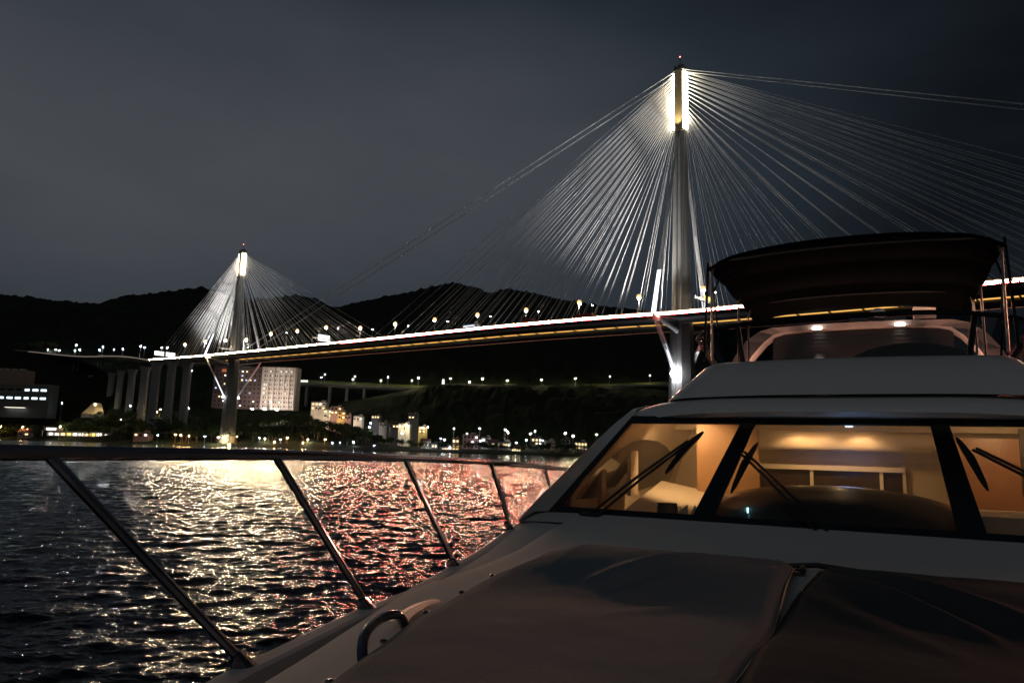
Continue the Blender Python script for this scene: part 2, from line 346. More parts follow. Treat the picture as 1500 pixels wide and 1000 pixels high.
# floodlights on the deck washing the cable fans
for t0, at, az, cone, pw in ((444, 36, 158, 98, 3.6e5), (0, 34, 126, 76, 5e5)):
    for sg in (1, -1):
        for o in (17, -17):
            q = bp(t0+sg*9, o, dz(t0)+1.2); h_ = MB().box((0, 0, 0), (1.2, .8, .8)).build('cable_floodlight', steel_deck, bridge); h_.location = q
            ld = bpy.data.lights.new('cable_flood', 'SPOT'); ld.energy = pw*(.12 if t0 and sg > 0 else .9); ld.color = (1.0, .96, .92); ld.spot_size = math.radians(cone); ld.spot_blend = 1.0; ld.shadow_soft_size = .4
            lo_ = bpy.data.objects.new('cable_flood', ld); COL.objects.link(lo_); lo_.parent = h_; lo_.location = (0, 0, .7)
            aim = bp(t0+sg*at, o*.5, az)-q; lo_.rotation_euler = aim.to_track_quat('-Z', 'Y').to_euler()
for t0, zb in ((444, 168), (0, 153)):
    for dt, of_ in ((0, 5.6), (0, -5.6)):
        h_ = MB().box((0, 0, 0), (.6, .6, .4)).build('gallery_light', steel_deck, bridge); h_.location = bp(t0+dt, of_, zb+.4)
        ld = bpy.data.lights.new('gallery_lamp', 'SPOT'); ld.energy = 9e3; ld.color = (1.0, .78, .42); ld.spot_size = math.radians(80); ld.spot_blend = 1.0; ld.shadow_soft_size = .3
        lo_ = bpy.data.objects.new('gallery_lamp', ld); COL.objects.link(lo_); lo_.parent = h_; lo_.location = (0, 0, .4)
        lo_.rotation_euler = (bp(t0, 0, zb+22)-bp(t0, of_, zb)).to_track_quat('-Z', 'Y').to_euler()

# ------------------------------------------------------------------ street lamps
POLE = MB().tube([(0, 0, 0), (0, 0, 1)], [.16, .09], 6).mesh('pole', mat('galvanised steel', (.35, .35, .35), .5, .6))
BULBS = {}; CORE = []
def bulb(kind):
    if kind not in BULBS:
        r, col, s = {'deck': (1.3, (1.0, .60, .26), 1.35), 'deck_far': (.36, (.88, .92, 1.0), 300), 'white': (.42, (.82, .88, 1.0), 330), 'warm': (.42, (1.0, .84, .50), 1500), 'via': (.46, (.86, .90, 1.0), 900), 'orange': (.46, (1.0, .50, .16), 420), 'bigorange': (.9, (1.0, .55, .16), 300), 'green': (.45, (.62, 1.0, .85), 110), 'blue': (.40, (.55, .65, 1.0), 100), 'red': (.34, (1.0, .22, .14), 70)}[kind]
        bm = MB(); bm.grid([[(r*math.sin(math.pi/2*(1+i/4))*math.cos(2*math.pi*j/12), r*math.sin(math.pi/2*(1+i/4))*math.sin(2*math.pi*j/12), r*.95*math.cos(math.pi/2*(1+i/4))) for j in range(12)] for i in range(5)], True)
        cm = MB(); cm.grid([[(1.12*r*q*math.cos(2*math.pi*j/12), 1.12*r*q*math.sin(2*math.pi*j/12), r*zz) for j in range(12)] for q, zz in ((1, .02), (.9, .2), (.5, .34), (.001, .38), (.5, .3), (1, .02))], True)
        if kind == 'deck': CORE.append(MB().ball((0, -.25*r, -.80*r), .72, 10, 6, .8).mesh('lamp_core', glow('lamp core', (1.0, .80, .52), 1500), True))
        if kind == 'deck':
            bm = MB().ball((0, 0, -.2*r), r, 14, 10, .95); cm = MB().tube([(0, 0, .70*r), (0, 0, .82*r), (0, 0, .95*r)], [.55*r, .45*r, .12*r], 10)  # oversize amber globe stands in for the halo round the lamp
        BULBS[kind] = (bm.mesh('lamp_head', glow('lamp '+kind, col, s), True), cm.mesh('lamp_cover', mat('galvanised steel', (.35, .35, .35), .5, .6)))
    return BULBS[kind]
def lamp(foot, top, kind, label, group, cat='street lamp', name='street_lamp'):
    r = thing(name, label, cat, foot, 0, group); h = max(.6, top.z-foot.z)
    place('pole', POLE, r, (top.x-foot.x, top.y-foot.y, 0), 0, (1, 1, h)); lh, lc = bulb(kind); place('lamp_head', lh, r, (top.x-foot.x, top.y-foot.y, h)); place('lamp_cover', lc, r, (top.x-foot.x, top.y-foot.y, h))
    if kind == 'deck': place('lamp_core', CORE[0], r, (top.x-foot.x, top.y-foot.y, h))
    return r
def on_bridge(px, off):
    a = bearing(px); o = BO+BN*off     # where a sight line at this bearing crosses the deck line
    t = (o.x-a*o.y)/(a*BD.y-BD.x); return t
NEARL = [(262, 503), (292, 499), (322, 497), (353, 496), (389, 487), (428, 483), (471, 478), (522, 479), (574, 473), (633, 467), (697, 460), (770, 453), (850, 442), (940, 434), (1038, 422)]
for i, (px, py) in enumerate(NEARL):
    t = on_bridge(px, 12); f = bp(t, 12, dz(t)); top = survey(px, py, f.y); top.z = max(top.z, f.z+6)
    side = 'left of the far tower' if i < 3 else ('beside the far tower' if i == 3 else ('right of the central tower' if i == 14 else 'between the two towers'))
    lamp(f, Vector((f.x, f.y, top.z)), 'deck', 'big warm bridge-deck lamp %s, %s from the left end' % (side, ORD[i]), 'warm street lamps along the bridge deck')
FARL = [(337, 500), (412, 487), (488, 481), (540, 482), (593, 477), (652, 470), (716, 463), (788, 456), (869, 447), (962, 441), (1055, 428)]
for i, (px, py) in enumerate(FARL):
    t = on_bridge(px, -20); f = bp(t, -20.4, dz(t)); top = survey(px, py, f.y); top.z = max(top.z, f.z+6)
    lamp(f, Vector((f.x, f.y, top.z)), 'deck_far', 'small cool white lamp on the far bridge carriageway, %s from left' % ORD[i], 'small white lamps on the far carriageway')
# the lit gantry signs on the deck
signw = glow('lit sign panel', (1.0, .98, .92), 2.2); signy = glow('lit amber sign', (1.0, .72, .25), 1.4)
galv = mat('gantry steel', (.5, .48, .44), .5, .3)
def gantry(t, w0, w1, panels, label):
    g = thing('sign_gantry', label, 'road sign', bp(t, (w0+w1)/2, dz(t)), 0, 'lit sign gantries'); b0 = g.location
    for o in (w0, w1): MB().tube([bp(t, o, dz(t))-b0, bp(t, o, dz(t)+7.4)-b0], .28, 6).build('post', galv, g)
    MB().tube([bp(t, w0, dz(t)+6.6)-b0, bp(t, w1, dz(t)+6.6)-b0], .3, 6).build('beam', galv, g)
    MB().tube([bp(t, w0, dz(t)+7.4)-b0, bp(t, w1, dz(t)+7.4)-b0], .18, 6).build('beam', galv, g)
    for o, dzz, w, h, m in panels: MB().box(bp(t-.6, o, dz(t)+dzz)-b0, (.3, w, h), BANG).build('sign_panel', m, g)
gantry(462, 21, 3, [(13, 7.1, 14, .5, signw), (7, 8.6, 8, 2.4, signy)], 'lit overhead sign gantry in front of the central tower')
gantry(152, 20, 4, [(9.5, 7.5, 10, 4.6, signw)], 'big bright white sign on a gantry between the two towers')
gantry(8, 20, 4, [(12, 6.7, 9, .7, signw)], 'low dim gantry at the foot of the far tower on the deck')
gantry(-118, 20, 2, [(16, 7.2, 9, 4, signw), (5, 7.2, 9, 4, signw)], 'sign gantry with two white panels left of the far tower')
gantry(566, 21, 3, [], 'bare gantry frame over the deck beside the canopy of the yacht')

# ------------------------------------------------------------------ vehicles on the deck
tyre = mat('tyre', (.02, .02, .02), .9)
WHEEL = MB().tube([(0, -.14, 0), (0, .14, 0)], .5, 12).mesh('wheel', tyre)
def vehicle(name, label, cat, t, off, L, hgt, bodym, kind):
    r = thing(name, label, cat, bp(t, off, dz(t)+.06), BANG)
    if kind == 'bus':
        MB().box((0, 0, 2.2), (L, 2.5, hgt-.7), 0, .97).build('body', bodym, r); MB().box((0, 0, hgt+.1), (L*.9, 2.2, .25)).build('roof', mat('bus roof', (.6, .65, .75), .4), r)
        for z in (1.9, 3.3):
            for k in range(6): MB().box((-L/2+1.3+k*(L-2.2)/6, 0, z), (L/7.5, 2.56, .75)).build('window', glow('bus window', (.75, .85, 1.0), 1.4), r)
    else:
        MB().box((-1.3, 0, hgt/2+.5), (L-2.8, 2.45, hgt-.9)).build('cargo_box', bodym, r); MB().box((L/2-1.1, 0, 1.7), (2.1, 2.3, 2.3), 0, .92).build('cab', mat('cab paint', (.5, .5, .5), .4), r)
        MB().box((0, 0, .75), (L, 1.1, .3)).build('chassis', mat('dark cap', (.08, .08, .08)), r)
        MB().box((L/2-.5, 0, 2.2), (1.0, 2.34, .7)).build('windscreen', mat('dark glass', (.02, .02, .03), .1), r)
    for x in (-L/2+1.6, L/2-1.6):
        for y in (-1.05, 1.05): place('wheel', WHEEL, r, (x, y, .5))
    for y in (-.8, .8): MB().box((-L/2-.05, y, 1.0), (.1, .35, .25)).build('tail_light', glow('tail light', (1, .06, .03), 20), r)
vehicle('bus', 'double-decker bus with lit blue-white windows on the bridge deck', 'bus', on_bridge(688, 16), 16, 12, 4.3, mat('bus paint', (.45, .5, .6), .4), 'bus')
vehicle('truck', 'red container lorry on the bridge deck right of the bus', 'lorry', on_bridge(776, 16), 16, 11, 4.0, mat('red container', (.40, .06, .04), .5), 'truck')
vehicle('truck', 'long red container lorry on the bridge nearest the central tower', 'lorry', on_bridge(861, 16), 16, 14, 4.0, mat('red container', (.40, .06, .04), .5), 'truck')
vehicle('van', 'beige box van on the bridge deck right of the white sign', 'van', on_bridge(507, 16), 16, 8, 3.4, mat('beige van', (.55, .48, .36), .5), 'truck')

# ------------------------------------------------------------------ approach viaduct at the left
via = thing('approach_viaduct', 'concrete approach viaduct on tall piers curving into the dark hillside', 'viaduct')
VP = [bp(-128, 0, 81.0), survey(205, 525, 775), survey(150, 525, 840), survey(110, 522, 900), survey(72, 518, 960), survey(45, 516, 1000)]
VP = smooth_path(VP, 6)
rows = []
for i, p in enumerate(VP):
    d = (VP[min(i+1, len(VP)-1)]-VP[max(i-1, 0)]); d.z = 0; d.normalize(); n = Vector((d.y, -d.x, 0)) 
    if n.y > 0: n = -n
    rows.append([p+n*o+Vector((0, 0, z)) for o, z in ((20, 0), (-20, 0), (-20, -.5), (-13, -2.6), (-6, -.9), (6, -.9), (13, -2.8), (20, -.6))])
MB().grid(rows, True).build('deck', concrete, via)
MB().grid([[r[0]+Vector((0, -.35, -.3)), r[0]+Vector((0, -.35, .25))] for r in rows[:26]]).build('lamplit_edge_glow', glow('viaduct lamplit edge', (1.0, .80, .62), .3), via)  # emissive ribbon standing in for the lamp-lit viaduct edge
for k, zz in ((0, 1.3), (1, 1.3)):
    MB().grid([[r[k]+Vector((0, 0, 0)), r[k]+Vector((0, 0, zz)), r[k]+Vector((0.3, -.3, zz)), r[k]+Vector((.3, -.3, 0))] for r in rows], True).build('parapet', concrete, via)
def pier(px, Y, ztop, wx, wy, lab=None):
    x = bearing(px)*Y; z0 = terrain_z(x, Y)-4
    m = MB(); rr = []
    for z, k in ((z0, 1), (ztop-6, .94), (ztop-3, 1.15), (ztop, 1.55)):
        a, b = wx/2*k, wy/2*(1 if k < 1.1 else 1.1)
        rr.append([(x+s1*a*c1, Y+s2*b*c2, z) for s1, c1, s2, c2 in ((1, 1, 1, .6), (1, .7, 1, 1), (-1, .7, 1, 1), (-1, 1, 1, .6), (-1, 1, -1, .6), (-1, .7, -1, 1), (1, .7, -1, 1), (1, 1, -1, .6))])
    m.grid(rr, True); m.f.append(tuple(range(len(m.v)-8, len(m.v)))); m.build('pier', concrete, via)
for px, Y, wx in ((269, 705, 7.5), (246, 700, 7.5), (223, 722, 8), (207, 765, 8), (188, 800, 7), (171, 815, 6), (158, 850, 6), (130, 890, 7), (118, 905, 6)):
    pier(px, Y, 79.0, wx, 5)
VL = [(26, 510, 1010, 0), (38, 511, 1000, 0), (70, 512, 960, 0), (82, 512, 945, 1), (87, 513, 940, 0), (110, 513, 900, 0), (111.5, 505, 915, 1), (117, 512, 893, 0), (146, 512.5, 850, 0), (151, 508, 862, 1), (167, 512, 828, 1), (180, 511, 806, 0), (206, 507, 778, 0), (212, 508.5, 770, 0), (237, 509, 738, 0), (245, 509, 730, 0)]
for i, (px, py, Y, far) in enumerate(VL):
    top = survey(px, py, Y); f = Vector((top.x, top.y, min(top.z-7, 84.5 if px > 90 else 120)))
    lamp(f, top, 'via', 'cool white lamp on the approach viaduct, %s from the left' % ORD[i], 'white lamps along the approach viaduct')

# ------------------------------------------------------------------ hillside highway viaduct at the right
hw = thing('highway_viaduct', 'long low highway viaduct along the dark hillside under the bridge', 'viaduct')
HP = [(410, 562, 790), (435, 562.5, 803), (476, 563.5, 815), (520, 566, 825), (600, 569.5, 846), (660, 570.5, 860), (760, 570, 872), (860, 568, 882), (980, 564, 892), (1100, 562, 905)]
HP = smooth_path([survey(*p) for p in HP], 5)
MB().grid([[p+Vector((0, o, z)) for o, z in ((-7, 0), (7, 0), (7, -1.6), (-4, -2.6), (-7, -.9))] for p in HP], True).build('deck', concrete, hw)
MB().grid([[p+Vector((0, o, z)) for o, z in ((-7, .02), (-6.7, .02), (-6.7, 1.1), (-7, 1.1))] for p in HP], True).build('parapet', concrete, hw)
for px in (447, 483, 513, 540, 628, 651, 700, 771, 801, 850):
    p = min(HP, key=lambda q: abs(q.x/q.y-bearing(px))); z0 = terrain_z(p.x, p.y)-5
    MB().box((p.x, p.y, (p.z-2+z0)/2), (2.6, 4, max(3, p.z-2-z0))).build('pier', concrete, hw)
HL = [(432, 546, 'white'), (471, 552, 'white'), (476, 548, 'white'), (517, 555, 'warm'), (520, 551, 'white'), (558, 557, 'warm'), (568, 552, 'white'), (603, 557, 'warm'), (613, 553, 'warm'), (660, 554, 'warm'), (688, 559, 'warm'), (707, 554, 'warm'), (743, 557, 'warm'), (793, 556, 'warm'), (843, 554, 'warm'), (893, 551, 'warm'), (952, 550, 'warm')]
for i, (px, py, kd) in enumerate(HL):
    p = min(HP, key=lambda q: abs(q.x/q.y-bearing(px))); off = (-4 if i % 2 else 5); Y = p.y+off
    top = survey(px, py, Y); lamp(Vector((top.x, Y, p.z)), top, kd, '%s lamp on the hillside highway, %s from the left' % ('cool white' if kd == 'white' else 'pale warm', ORD[i]), 'lamps along the hillside highway')
vg = MB(); vr_ = []
for i, p in enumerate(HP[4:]):
    vr_.append([p+Vector((0, o, z+.5*fbm(i*.9, o*.4))) for o, z in ((7.5, -.5), (9, .5), (12, 2.0), (16, 4.0), (22, 6.5))])
tag(vg.grid(vr_).build('grass_verge', mat('verge grass', (.085, .10, .035), .95, noise_scale=.35, noise_amt=.6, bump=1.0, bump_scale=1.5, spec=.1)), 'rough grass verge rising behind the hillside highway', None, None, 'stuff')
p = survey(649, 568, 850); sg = thing('lit_road_sign', 'small upright white lit sign beside the hillside highway', 'road sign', p)
MB().tube([(0, 0, 0), (0, 0, 3)], .15, 6).build('post', galv, sg); MB().box((0, 0, 6.4), (3.4, .4, 7.6), 0, .75).build('sign_panel', glow('lit sign soft', (1, .95, .8), 1.2), sg)
p = survey(444, 562, 790); sg = thing('lit_road_sign', 'wide white lit sign on the highway right of the apartment block', 'road sign', p)
for x in (-4, 4): MB().tube([(x, 0, 0), (x, 0, 3)], .15, 6).build('post', galv, sg)
MB().box((0, 0, 3), (10, .4, 2.2)).build('sign_panel', glow('lit sign soft', (1, .95, .8), 1.2), sg)
# ------------------------------------------------------------------ buildings on the shore
lit_cool = glow('cool lit window', (.70, .88, 1.0), 2.2); lit_warm = glow('warm lit window', (1.0, .72, .36), 2.0); lit_white = glow('white lit window', (1.0, .93, .80), 2.4); lit_blue = glow('violet lit window', (.60, .62, 1.0), 1.4)
dark_glass = mat('dark glass', (.02, .02, .03), .1)
plaster = mat('pale plaster', (.62, .58, .50), .8, noise_scale=.5); grey_wall = mat('grey render', (.20, .195, .19), .85, noise_scale=.4); yellow_wall = mat('yellow render', (.62, .42, .12), .8, noise_scale=.5); pink_wall = mat('pink render', (.50, .30, .26), .8, noise_scale=.4)
roof_m = mat('flat roof', (.16, .15, .14), .9, noise_scale=.5); tile_m = mat('roof tile', (.22, .10, .07), .8, noise_scale=.6)
WIN = {}
def winmesh(m):
    if m.name not in WIN: WIN[m.name] = MB().box((0, 0, 0), (1, .3, 1)).mesh('window', m)
    return WIN[m.name]
# the long apartment block behind the far tower
Yb = 742; x0, x1 = bearing(309)*Yb, bearing(432)*Yb; zb, zt = survey(370, 590, Yb).z-6, survey(370, 537, Yb).z
ap = thing('apartment_block', 'long floodlit apartment block with white ribs behind the foot of the far tower', 'apartment block', ((x0+x1)/2, Yb, zb)); wA = x1-x0; hA = zt-zb
rib_m = mat('white rib plaster', (.72, .64, .56), .8, noise_scale=.3)
MB().box((-wA*.21, 7, hA/2-.8), (wA*.58, 14, hA-1.6)).build('wall', mat('dull pink wall', (.12, .085, .078), .85, noise_scale=.3), ap)
MB().box((wA*.29, 7.5, hA/2), (wA*.42, 15, hA)).build('wall', plaster, ap)
MB().box((-wA*.21, 7, hA-.4), (wA*.59, 14.6, .8)).build('roof', roof_m, ap); MB().box((wA*.29, 7.5, hA+.25), (wA*.43, 15.6, .5)).build('roof', roof_m, ap)
for k in range(7): MB().box((wA*(.10+.0633*k), -.9, hA/2), (1.5, 2.4, hA-.3)).build('rib', rib_m, ap)
for k in range(6):
    for r_ in range(9):
        for e in (-1, 1):
            place('window', winmesh(lit_white if random.random() < .10 else dark_glass), ap, (wA*(.1317+.0633*k)+e*1.15, -.05, 3+r_*(hA-5)/8.5), 0, (1.0, 1, 1.5))
for k in range(11):
    for r_ in range(9):
        m_ = random.choice([lit_warm, lit_white, lit_blue]+[dark_glass]*9)
        place('window', winmesh(m_), ap, (-wA*.5+3+k*4.3, -.05, 3+r_*(hA-6)/8.5), 0, (1.6, 1, 1.4))
MB().box((-wA*.36, -.2, hA-4.6), (8, .3, 3)).build('lit_panel', glow('orange panel', (1, .30, .12), .35), ap)
for k in range(3):
    fx, fy = ap.location.x+wA*(.14+.14*k), Yb-36; fz = max(terrain_z(fx, fy)+2.5, zb-2)
    lp = thing('floodlight', 'floodlight below the ribbed apartment block, %s from its left end' % ORD[k], 'floodlight', (fx, fy, fz), 0, 'floodlights washing the apartment block')
    MB().box((0, 0, -.2), (1.6, .5, 1.4)).build('housing', galv, lp); MB().box((0, .3, .1), (1.8, .1, 1.4)).build('lens', glow('wash light', (1.0, .82, .72), 1000), lp)
# the lit office at the far left
Yo = 800; x0, x1 = bearing(-45)*Yo, bearing(69)*Yo; z0 = survey(35, 606, Yo).z; z1 = survey(35, 563, Yo).z; hO = z1-z0; wO = x1-x0
of = thing('office_block', 'low office block with two rows of bright bluish windows on the left shore', 'office building', ((x0+x1)/2, Yo, z0-4))
MB().box((0, 8, hO/2+2), (wO, 16, hO+4)).build('wall', mat('dark cladding', (.06, .07, .08), .6, noise_scale=.4), of); MB().box((0, 7.8, hO+4.2), (wO+.8, 17, .5)).build('roof', roof_m, of)
MB().box((-wO*.18, 14, hO+12), (wO*.62, 12, 16)).build('upper_wall', mat('weathered wall', (.13, .11, .10), .9, noise_scale=.4), of)
for k in range(5): MB().box((-wO*.40+k*8.5, 14, hO+21), (4, 6, 2.2)).build('roof_hut', grey_wall, of)
for r_, zz in ((0, .60), (1, .88)):
    for k in range(9):
        place('window', winmesh(lit_cool if random.random() < .86 else dark_glass), of, (-wO/2+5+k*(wO-9)/8.3, -.1, 4+hO*zz-2), 0, (6.2 if k % 3 else 5.0, 1, 2.3))
    MB().box((0, -.3, 4+hO*zz-4), (wO, .7, .5)).build('ledge', grey_wall, of)
MB().box((wO*.1, -3, 4+hO*.22), (22, 5, .5)).build('entrance_canopy', plaster, of); MB().box((wO*.1, -3, 4+hO*.22-.5), (20, 4, .2)).build('canopy_light', lit_white, of)

def house(px, py_base, py_top, wpx, Y, wallm, label, name='village_house', cat='house', windows=(2, 3), lit=.5, roof='flat', group='village houses along the far shore', litm=None):
    c = survey(px, py_base, Y); top = survey(px, py_top, Y); w = wpx/1092*Y; h = max(2.6, top.z-c.z); dp = min(w, 9)
    gz = terrain_z(c.x, c.y)-1.5; base = min(gz, c.z)
    r = thing(name, label, cat, (c.x, c.y, base), random.uniform(-.12, .12), group); hh = c.z-base+h
    MB().box((0, dp/2, hh/2), (w, dp, hh)).build('wall', wallm, r)
    if roof == 'flat':
        m = MB().box((0, dp/2, hh+.15), (w+.5, dp+.5, .3)); m.box((0, .1, hh+.6), (w, .2, .8)).box((0, dp-.1, hh+.6), (w, .2, .8)); ro = m.build('roof', roof_m, r)
        MB().box((w*.22, dp*.6, hh+1.2), (w*.3, dp*.4, 2.0)).build('stair_hut', wallm, ro)
    else:
        MB().add([(-w/2-.4, -.4, hh), (w/2+.4, -.4, hh), (w/2+.4, dp+.4, hh), (-w/2-.4, dp+.4, hh), (-w/2, dp/2, hh+w*.22+.6), (w/2, dp/2, hh+w*.22+.6)], [(0, 1, 5, 4), (2, 3, 4, 5), (0, 4, 3), (1, 2, 5), (3, 2, 1, 0)]).build('roof', tile_m, r)
    nr, nc = windows
    for i in range(nr):
        for j in range(nc):
            mm = (litm or random.choice([lit_warm, lit_white, lit_warm])) if random.random() < lit else dark_glass
            wd = place('window', winmesh(mm), r, ((j+.5)/nc*w-w/2, -.06, hh-h+h*(i+.55)/nr), 0, (w/nc*.5, 1, min(1.5, h/nr*.55)))
    MB().box((w*.02, -.08, hh-h+1.05), (1.0, .2, 2.1)).build('door', mat('door', (.12, .07, .04), .6), r)
    for i in range(1, nr): MB().box((0, -.5, hh-h+h*i/nr), (w*.9, 1.0, .16)).build('balcony', wallm, r)
    return r
KN = 'stepped pale villas on the knoll'
house(466, 601, 589, 22, 706, plaster, 'topmost pale villa of the stepped group on the knoll', 'villa', 'house', (2, 4), .4, 'flat', KN)
house(480, 612, 600, 14, 698, plaster, 'narrow pale villa just below the topmost one on the knoll', 'villa', 'house', (2, 2), .4, 'flat', KN)
house(492, 607, 596, 16, 696, pink_wall, 'pinkish villa right of the topmost one on the knoll', 'villa', 'house', (2, 3), .3, 'flat', KN)
house(500, 614, 603, 11, 690, yellow_wall, 'bright yellow villa in the stepped group on the knoll', 'villa', 'house', (2, 2), .5, 'flat', KN)
house(509, 615, 608, 9, 686, pink_wall, 'small pink villa beside the yellow one on the knoll', 'villa', 'house', (1, 2), .4, 'flat', KN)
house(524, 617, 610, 13, 680, plaster, 'lowest villa at the right end of the stepped group on the knoll', 'villa', 'house', (1, 3), .5, 'flat', KN)
for k, (px, py, Y, dd) in enumerate(((464, 604, 706, 'topmost'), (487, 613, 696, 'middle'), (512, 618, 684, 'lowest'))):
    q = survey(px, py, Y-13); q.z = max(q.z, terrain_z(q.x, q.y)+1.5); lp = thing('floodlight', '%s warm floodlight in front of the stepped villas on the knoll' % dd, 'floodlight', q, 0, 'floodlights of the knoll villas')
    MB().box((0, 0, -.2), (.8, .4, .8)).build('housing', galv, lp); MB().box((0, .25, -.2), (.7, .1, .6)).build('lens', glow('villa wash', (1.0, .76, .54), 900), lp)
VH = [(550, 613, 609, 12, 690, grey_wall, .9, 'flat', (1, 3), 'lone low house with a white lit front up the slope'), (561, 625, 619, 12, 672, plaster, .4, 'flat', (1, 2), 'small pale house above the shore woods'), (577, 628, 621, 14, 668, grey_wall, .7, 'gable', (1, 3), 'grey gabled house with white windows above the shore woods'),
 (592, 629, 621, 17, 660, plaster, 1, 'flat', (1, 4), 'bright-fronted house at the upper left of the village'), (605, 613, 606, 14, 720, grey_wall, .4, 'flat', (2, 3), 'dim house highest up the slope above the village'), (618, 634, 625, 11, 655, yellow_wall, .9, 'flat', (2, 2), 'yellow-lit house left of the village lamps'),
 (622, 656, 646, 14, 618, plaster, .8, 'gable', (1, 3), 'white gabled house at the left end of the waterfront'), (634, 657, 650, 12, 612, grey_wall, .8, 'flat', (1, 3), 'low grey house second from the left on the waterfront'),
 (667, 662, 643, 10, 604, yellow_wall, 1, 'flat', (3, 2), 'tall narrow yellow-lit house on the waterfront'), (654, 661, 655, 14, 606, plaster, 1, 'flat', (1, 4), 'low white-lit house left of the tall yellow one'), (689, 658, 637, 22, 618, pink_wall, .2, 'flat', (3, 4), 'three-storey pinkish house in the middle of the village'), (711, 656, 641, 12, 622, plaster, .3, 'flat', (2, 2), 'dim pale house right of the three-storey pinkish one'),
 (722, 655, 647, 14, 614, grey_wall, .6, 'gable', (1, 3), 'grey gabled house in the village centre'), (738, 656, 648, 18, 606, plaster, .9, 'flat', (1, 5), 'long low white-lit house in the village centre'), (756, 662, 656, 13, 590, plaster, .9, 'gable', (1, 4), 'white boathouse at the edge of the water'), (786, 652, 642, 15, 628, grey_wall, .7, 'flat', (2, 3), 'two-storey house with a row of upper lights'), (806, 654, 646, 14, 618, pink_wall, .4, 'flat', (1, 3), 'reddish house right of the two-storey one'),
 (828, 656, 644, 13, 606, grey_wall, .2, 'flat', (2, 2), 'dark house left of the bright one beside the cabin'), (851, 659, 648, 18, 590, plaster, 1, 'flat', (2, 4), 'bright white house at the right end of the village beside the yacht cabin')]
for px, pb, pt, w, Y, wm_, lit, rf, wn, lab in VH: house(px, pb, pt, w, Y, wm_, lab, windows=wn, lit=lit, roof=rf)
# waterfront pavilion on the left beach
Yp = 703; x0, x1 = bearing(64)*Yp, bearing(166)*Yp; z0 = survey(115, 639, Yp).z; pv = thing('beach_pavilion', 'long brightly lit open beach pavilion with yellow panels on the left shore', 'pavilion', ((x0+x1)/2, Yp, z0)); wP = x1-x0
MB().box((0, 8, 2.3), (wP, .4, 4.6)).build('wall', plaster, pv); MB().box((0, 4, 4.9), (wP+1.5, 9.5, .4)).build('roof', roof_m, pv); MB().box((-wP*.36, 3, 6.4), (14, 7, 2.7)).build('upper_room', plaster, pv)
for k in range(12): MB().box((-wP/2+1+k*(wP-2)/11, -.2, 2.35), (.5, .5, 4.7)).build('post', plaster, pv)
for k in range(11):
    h_ = random.uniform(1.2, 2.8); place('lit_panel', winmesh([lit_white, lit_white, lit_warm, glow('yellow panel', (1, .75, .2), 1.6)][k % 4]), pv, (-wP/2+1+(k+.5)*(wP-2)/11, 7.4, h_/2+.8), 0, (wP/11*.72, 1, h_))
place('lit_panel', winmesh(lit_white), pv, (-wP*.36, -.7, 6.3), 0, (9, 1, 2.0))
house(206, 640, 634, 22, 656, pink_wall, 'low reddish hut by the waterline left of the far tower', 'beach_hut', 'hut', (1, 3), .2, 'flat', 'beach huts')
house(34, 640, 632, 16, 772, grey_wall, 'dim hut on the far left beach beside the orange lamp', 'beach_hut', 'hut', (1, 2), .3, 'gable', 'beach huts')

# ------------------------------------------------------------------ lamps of the shore and village
SL = [(0, 624, 'bigorange', 800), (33, 625, 'orange', 800), (40, 628, 'red', 800), (41, 588, 'white', 815), (91, 590, 'white', 800), (140, 592, 'warm', 790), (191, 594, 'white', 770), (177, 614, 'orange', 770), (88, 624, 'warm', 776), (231, 637, 'green', 716), (257, 636, 'orange', 706), (265, 637, 'orange', 704), (277, 638, 'orange', 700), (300, 639, 'blue', 690), (320, 640, 'warm', 672), (328, 640, 'warm', 664), (347, 639, 'orange', 650), (380, 641, 'blue', 640), (388, 642, 'warm', 636), (402, 647, 'orange', 630), (411, 643, 'blue', 630), (421, 641, 'orange', 628), (444, 648, 'orange', 624), (451, 643, 'warm', 626), (476, 643, 'orange', 622), (487, 648, 'blue', 618), (498, 648, 'blue', 616), (518, 647, 'white', 612), (548, 652, 'blue', 604),
 (276, 597, 'white', 745), (235, 599, 'warm', 750), (230, 603, 'orange', 745), (235, 543, 'white', 800), (281, 543, 'white', 780), (133, 544, 'white', 905), (524, 612, 'white', 685), (543, 619, 'white', 676), (541, 625, 'white', 668), (595, 622, 'warm', 652), (619, 626, 'white', 648), (627, 625, 'white', 655), (589, 634, 'white', 640)]
VLp = [(665, 627, 'warm', 660), (703, 627, 'white', 665), (740, 629, 'white', 660), (744, 633, 'warm', 655), (777, 635, 'warm', 650), (784, 631, 'white', 655), (828, 634, 'warm', 640), (839.5, 638, 'warm', 625), (874, 636, 'warm', 630), (684, 635, 'warm', 645), (703.5, 645, 'white', 612), (771, 644, 'green', 610), (795, 645, 'green', 606), (756, 648, 'white', 604), (646, 642, 'blue', 618), (651, 643, 'white', 616), (659, 655, 'white', 598), (626, 651, 'white', 606)]
CN = {'bigorange': 'big flaring orange', 'orange': 'orange', 'red': 'small red', 'white': 'cool white', 'warm': 'warm white', 'green': 'greenish white', 'blue': 'violet-blue'}
cnt = {}
for src, where, grp in ((sorted(SL), 'on the shore left of the village', 'shore lamps left of the village'), (sorted(VLp), 'in the waterfront village', 'village lamps')):
    for px, py, kd, Y in src:
        if py > 620 and px < 345: Y = lerp(CP, [c[1] for c in COLS], bearing(px))+9
        top = survey(px, py, Y); gz = terrain_z(top.x, Y)
        if gz > top.z-2.5: gz = top.z-2.5
        k = (kd, grp); cnt[k] = cnt.get(k, 0)+1
        lamp(Vector((top.x, Y, gz)), top, kd, '%s lamp %s, %s such from the left' % (CN[kd], where, ORD[cnt[k]-1]), grp)

